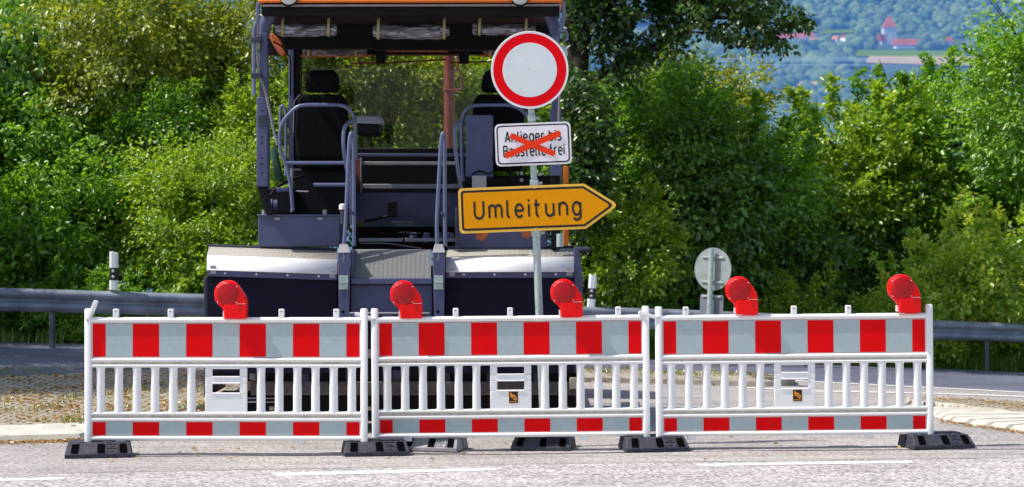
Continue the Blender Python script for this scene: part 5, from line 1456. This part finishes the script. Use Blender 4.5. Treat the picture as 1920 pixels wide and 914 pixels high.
ptube('seat_guard_rail', M['rail_paint'], [(868, 340, 17.6), (866, 296, 17.6), (865, 232, 17.6), (869, 211, 17.6), (884, 198, 17.6), (958, 197, 17.6), (978, 206, 17.6), (996, 226, 17.6), (1000, 300, 17.6)], RR)
ptube('grab_rail', M['rail_paint'], [(866, 226, 17.45), (857, 232, 17.25), (852, 246, 17.2), (854, 285, 17.2), (860, 330, 17.2), (865, 356, 17.3)], RR)
ptube('stair_hand_rail', M['rail_paint'], [(820, 462, 16.85), (818.5, 420, 16.85), (827, 262, 16.85), (831, 246, 16.86), (834, 262, 16.9), (834, 420, 16.9), (835, 462, 16.9)], RR)
ptube('rail_brace', M['paint'], [(825, 398, 16.85), (835, 406, 16.9)], .013, 8)
# --- roof
RZ = W(0, 5, 16.95).z
xl, xr = W(482, 0, 16.95).x, W(1056, 0, 16.95).x
m = MB(); m.use(M['orange']); m.hexa([(xl, 16.95, RZ), (xr, 16.95, RZ), (xr, 19.1, RZ+.02), (xl, 19.1, RZ+.02), (xl+.05, 17.05, RZ+.22), (xr-.05, 17.05, RZ+.22), (xr-.05, 19.02, RZ+.22), (xl+.05, 19.02, RZ+.22)]); m.build('roof', None, pv, bevel=.02, world=True)
m = MB(); m.box((xl+.03, 17.0, RZ-.10), (xr-.03, 19.05, RZ-.003)); m.build('roof_lining', M['black'], pv, bevel=.01, world=True)
m = MB(); a = W(500, 103, 18.9); b = W(1030, 60, 18.9); m.box((a.x, 18.85, a.z), (b.x, 19.02, RZ-.1)); m.build('front_header', M['black'], pv, bevel=.01, world=True)
m = MB(); m.tube([W(492, 11, 16.97), W(1050, 10, 16.97)], .010, 8); m.build('rear_roof_rail', M['hose'], pv, world=True)
for px, py, d in ((506, 70, 19.0),): 
    m = MB(); a = W(512, 92, 18.0); b = W(700, 66, 18.0); m.box((a.x, 18.0, a.z), (b.x, 18.1, RZ-.1)); m.build('roof_cross_beam', M['black'], pv, world=True)
m = MB(); a = W(700, 100, 18.0); b = W(1040, 66, 18.0); m.box((a.x, 18.01, a.z+.03), (b.x, 18.1, RZ-.1)); m.build('roof_cross_beam', M['black'], pv, world=True)
for px in (541, 975):
    m = MB(); c = W(px, -4, 16.9); m.dome((0, 0), .068, 0, .03, 20, 4); m.v = [(c.x + x*1.0, 16.91 + y, c.z + z*.85) for x, y, z in m.v]
    wl = m.build('work_lamp', M['lamp_glass'], pv, smooth_a=60, world=True)
    m = MB(); m.tube([(c.x, 16.915, c.z), (c.x, 16.98, c.z)], [.075, .06], 20); child(m, 'lamp_housing', M['black'], wl)
# curtains rolled up under the roof
def roll(px0, px1, py0, py1, d, straps, orange=False):
    n = 24; m = MB(); c0 = W(px0, (py0+py1)/2, d); c1 = W(px1, (py0+py1)/2, d); rz = (py1-py0)/2*d/F
    vs = []; k = 14; gg = random.Random(int(px0))
    ph = gg.uniform(0, 6)
    for i in range(n+1):
        t = i/n; c = c0.lerp(c1, t); bul = 1 + .10*math.sin(t*9+ph) + .06*math.sin(t*23+ph) - (.35 if i in (0, n) else 0)
        for px, _, _ in [(s, 0, 0) for s in straps]:
            if abs(t - (px-px0)/(px1-px0)) < .03: bul *= .82
        for j in range(k):
            a = 2*math.pi*j/k; w = 1 + .07*math.sin(3*a + t*11 + ph)
            vs.append((c.x, c.y + 1.3*rz*bul*w*math.cos(a), c.z + rz*bul*w*math.sin(a) - .012*math.sin(math.pi*t)))
    m.add(vs, [(i*k+j, i*k+(j+1) % k, (i+1)*k+(j+1) % k, (i+1)*k+j) for i in range(n) for j in range(k)] + [tuple(range(k)), tuple(reversed(range(n*k, n*k+k)))])
    o = m.build('rolled_curtain', M['film'], pv, smooth_a=60, world=True)
    for s, ytop in zip(straps, [py0-26]*len(straps)):
        m = MB(); w = 2.6
        tp = W(s+2, ytop, d); P = [tp, W(s+1, py0-2, d) + Vector((0, -1.5*rz, 0)), W(s, py1-3, d) + Vector((0, -1.55*rz, 0)), W(s-.5, py1+1.5, d) + Vector((0, -.6*rz, 0)), W(s, py1+1, d) + Vector((0, .6*rz, 0))]
        hw = w*d/F
        vs = []
        for p in P: vs += [(p.x-hw, p.y, p.z), (p.x+hw, p.y, p.z)]
        m.add(vs, [(2*i, 2*i+1, 2*i+3, 2*i+2) for i in range(len(P)-1)])
        sto = child(m, 'strap', M['strap'], o); sl = sto.modifiers.new('thick', 'SOLIDIFY'); sl.thickness = .003
    if orange:
        m = MB(); m.tube([W(px0-4, py1+1, d+.03), W(px1+8, py1+1, d+.03)], .012, 6); child(m, 'curtain_batten', M['orange_worn'], o)
    return o
roll(516, 632, 43, 67, 17.3, (531, 617)); roll(700, 843, 44, 72, 17.3, (710, 833)); roll(886, 1004, 43, 65, 17.3, (899, 986))
roll(568, 688, 86, 104, 18.6, (580, 668), True); roll(905, 1015, 84, 104, 18.6, (919, 1000), True)
# roof posts
lp = pbox('roof_post', M['paint'], 486, 62, 501, 182, 17.1, 17.22, .006)
m = MB(); a = W(481, 350, 17.08); b = W(502, 182, 17.08); m.box((a.x, 17.08, a.z), (b.x, 17.25, b.z)); ps = child(m, 'post_sleeve', M['paint'], lp, .008)
for py in (208, 218, 257, 268, 297, 308, 325):
    m = MB(); c = W(491, py, 17.08); m.disc((c.x, c.z), .008, 17.0785, 10); child(m, 'sleeve_hole', M['hole'], lp)
m = MB(); a = W(485, 238, 17.077); b = W(499, 216, 17.077); m.box((a.x, 17.072, a.z), (b.x, 17.079, b.z)); child(m, 'cover_plate', M['paint_dark'], lp, .003)
m = MB(); q = lambda px, py, d: tuple(W(px, py, d))
m.hexa([q(500, 404, 17.1), q(512, 404, 17.1), q(512, 404, 17.25), q(500, 404, 17.25), q(481.5, 350.5, 17.1), q(503, 350.5, 17.1), q(503, 350.5, 17.25), q(481.5, 350.5, 17.25)]); m.build('post_foot', M['black'], pv, bevel=.006, world=True)
ptube('roof_bracket', M['paint'], [(494, 66, 17.16), (497, 44, 17.16), (508, 24, 17.16), (527, 12, 17.16)], .055, 12)
ptube('antenna_tube', M['rail_paint'], [(476, 178, 17.05), (476, 60, 17.05), (479, 46, 17.05), (483, 40, 17.05), (484, 6, 17.0)], .017, 12)
for py in (74, 141): pbox('tube_clamp', M['paint_dark'], 470, py-5, 490, py+5, 17.02, 17.1, .006)
hp = []
for i in range(80):
    t = i/79; X = [484, 481, 486, 497, 505, 512, 520]; Y = [40, 95, 140, 170, 205, 240, 272]
    k = t*6; j = min(5, int(k)); f = k-j; hp.append((X[j]+(X[j+1]-X[j])*f, Y[j]+(Y[j+1]-Y[j])*f, 17.05))
m = MB(); m.tube([W(*p) for p in hp], [.011 + .0028*(i % 2) for i in range(80)], 8); m.build('corrugated_hose', M['hose'], pv, smooth_a=20, world=True)
m = MB(); m.add([q(506, 278, 17.9), q(518, 274, 17.95), q(532, 342, 18.0), q(515, 338, 17.95)], [(0, 1, 2, 3)]); o = m.build('side_flap', M['green_glass'], pv, world=True); o.modifiers.new('t', 'SOLIDIFY').thickness = .008
pbox('strut', M['paint'], 518, 352, 541, 360, 17.7, 17.76, .006)
# folded brownish mud flap under the roof at the left
m = MB(); P = [(502, 64), (512, 62), (528, 78), (536, 98), (531, 106), (522, 101), (512, 84)]
m.prism([((px-CX)*17.9/F, CAMH-(py-HY)*17.9/F) for px, py in P][::-1], 17.9, 17.98); m.build('folded_flap', M['orange_worn'], pv, bevel=.015, world=True)
# cabin pillar, windscreen, wipers
pl2 = pbox('cab_pillar', M['paint'], 541, 90, 551, 404, 18.6, 18.75, .006)
pbox('cab_pillar_cover', M['black'], 551, 90, 563, 404, 18.62, 18.8, .01)
rp = pbox('roof_post', M['paint'], 1035, 62, 1050, 216, 17.1, 17.22, .006)
pbox('post_sleeve', M['paint'], 1032, 205, 1053, 330, 17.08, 17.24, .008)
pbox('post_foot', M['black'], 1034, 330.5, 1050, 468, 17.1, 17.3, .006)
ptube('roof_bracket', M['paint'], [(1042, 66, 17.16), (1038, 44, 17.16), (1028, 24, 17.16), (1008, 12, 17.16)], .055, 12)
ptube('antenna_tube', M['rail_paint'], [(1057, 4, 17.0), (1057, 40, 17.05), (1054, 50, 17.05), (1048, 58, 17.05)], .017, 12)
ptube('post_hose', M['hose'], [(1045, 70, 17.05), (1050, 150, 17.05), (1047, 230, 17.05), (1049, 300, 17.05)], .009, 8)
ptube('mirror_arm', M['rail_paint'], [(1044, 62, 17.05), (1062, 54, 17.05), (1065, 72, 17.05), (1056, 80, 17.05)], .008, 8)
m = MB(); m.dome((0, 0), 1, 0, 1, 20, 5); c = W(1056, 92, 17.05); m.v = [(c.x + x*.05, 17.5 + y*.03, c.z + z*.075) for x, y, z in m.v]
mi = m.build('mirror', M['lamp_glass'], pv, smooth_a=60, world=True)
pbox('side_flap', M['green_glass'], 1040, 312, 1054, 346, 17.9, 17.95, .004)
pbox('side_marker', M['orange'], 1057, 312, 1066, 344.5, 20.0, 20.1, .006)
pbox('side_marker_post', M['orange'], 1057, 345, 1066, 540, 20.0, 20.1, .006)
m = MB(); m.box((-.2, 20.01, .93), (.53, 20.09, 1.02)); m.build('marker_bracket', M['black'], pv, bevel=.01, world=True)
m = MB(); c = W(1050, 452, 16.95); m.tube([c + Vector((0, 0, -.05)), c + Vector((0, 0, .06))], .03, 14); m.build('lantern', M['galv'], pv, world=True)
m = MB(); a = W(564, 279, 18.9); b = W(1036, 104, 18.9); m.box((a.x, 18.9, a.z), (b.x, 18.908, b.z)); ws = m.build('windscreen', M['pane'], pv, world=True)
for pts in ([(664, 119, 18.8), (720, 119, 18.8), (838, 112, 18.8)], [(842, 118, 18.8), (940, 116, 18.8)]):
    ptube('wiper', M['rust'], pts, .008, 6)
for px in (714, 870):
    m = MB(); c = W(px, 106, 18.7); m.tube([c + Vector((0, 0, -.07)), c + Vector((0, 0, .08))], [.045, .055], 12); m.build('wiper_motor', M['black'], pv, world=True)
m = MB(); m.tube([W(840, 96, 18.75), W(708, 95, 18.75)], .012, 6); m.build('header_trim', M['orange_worn'], pv, world=True)
m = MB(); a = W(842.5, 300, 21.2); b = W(842.5, 60, 21.2); m.tube([a, b], .058, 18); ep = m.build('exhaust_pipe', M['rust'], pv, smooth_a=60, world=True)
ptube('pipe_bracket', M['rust'], [(833, 169, 21.13), (853, 169, 21.13), (869, 167, 21.13), (860, 130, 21.13), (857, 100, 21.13)], .011, 8)
m = MB(); c = W(842.5, 168, 21.2); m.tube([c + Vector((0, 0, -.025)), c + Vector((0, 0, .025))], .066, 18); child(m, 'pipe_collar', M['rust'], ep)

# ================================================================== light, sky, camera
SUN_EL, = (R(55),)
ldir = Vector((1.0, .17, 0)).normalized()*math.cos(SUN_EL) + Vector((0, 0, -math.sin(SUN_EL)))
sun = bpy.data.lights.new('sun', 'SUN'); sun.energy = 5.0; sun.angle = R(.53); sun.color = (1., .945, .86)
so = bpy.data.objects.new('sun', sun); col.objects.link(so); so.rotation_euler = ldir.to_track_quat('-Z', 'Y').to_euler(); so.location = (-20, 10, 30)
w = bpy.data.worlds.new('World'); scene.world = w; w.use_nodes = True
nt = w.node_tree; bg = nt.nodes['Background']; sky = nt.nodes.new('ShaderNodeTexSky'); sky.sky_type = 'NISHITA'; sky.sun_disc = False
sky.sun_elevation = SUN_EL; sky.sun_rotation = math.atan2(-ldir.x, -ldir.y); sky.air_density = 1.2; sky.dust_density = 1.6; sky.ozone_density = 1.0
nt.links.new(sky.outputs[0], bg.inputs[0]); bg.inputs[1].default_value = .15
cam = bpy.data.cameras.new('camera'); co = bpy.data.objects.new('camera', cam); col.objects.link(co)
co.location = (0, 0, CAMH); co.rotation_euler = (R(90), 0, 0); cam.sensor_width = 36; cam.lens = 36*F/1920; cam.shift_y = -(457-HY)/1920; cam.clip_end = 8000; cam.clip_start = .1
cam.dof.use_dof = True; cam.dof.focus_distance = 15.6; cam.dof.aperture_fstop = 3.8
scene.camera = co
scene.view_settings.view_transform = 'Standard'; scene.view_settings.look = 'None'; scene.view_settings.exposure = 0; scene.view_settings.gamma = 1
scene.cycles.max_bounces = 8; scene.cycles.transparent_max_bounces = 12; scene.cycles.diffuse_bounces = 4
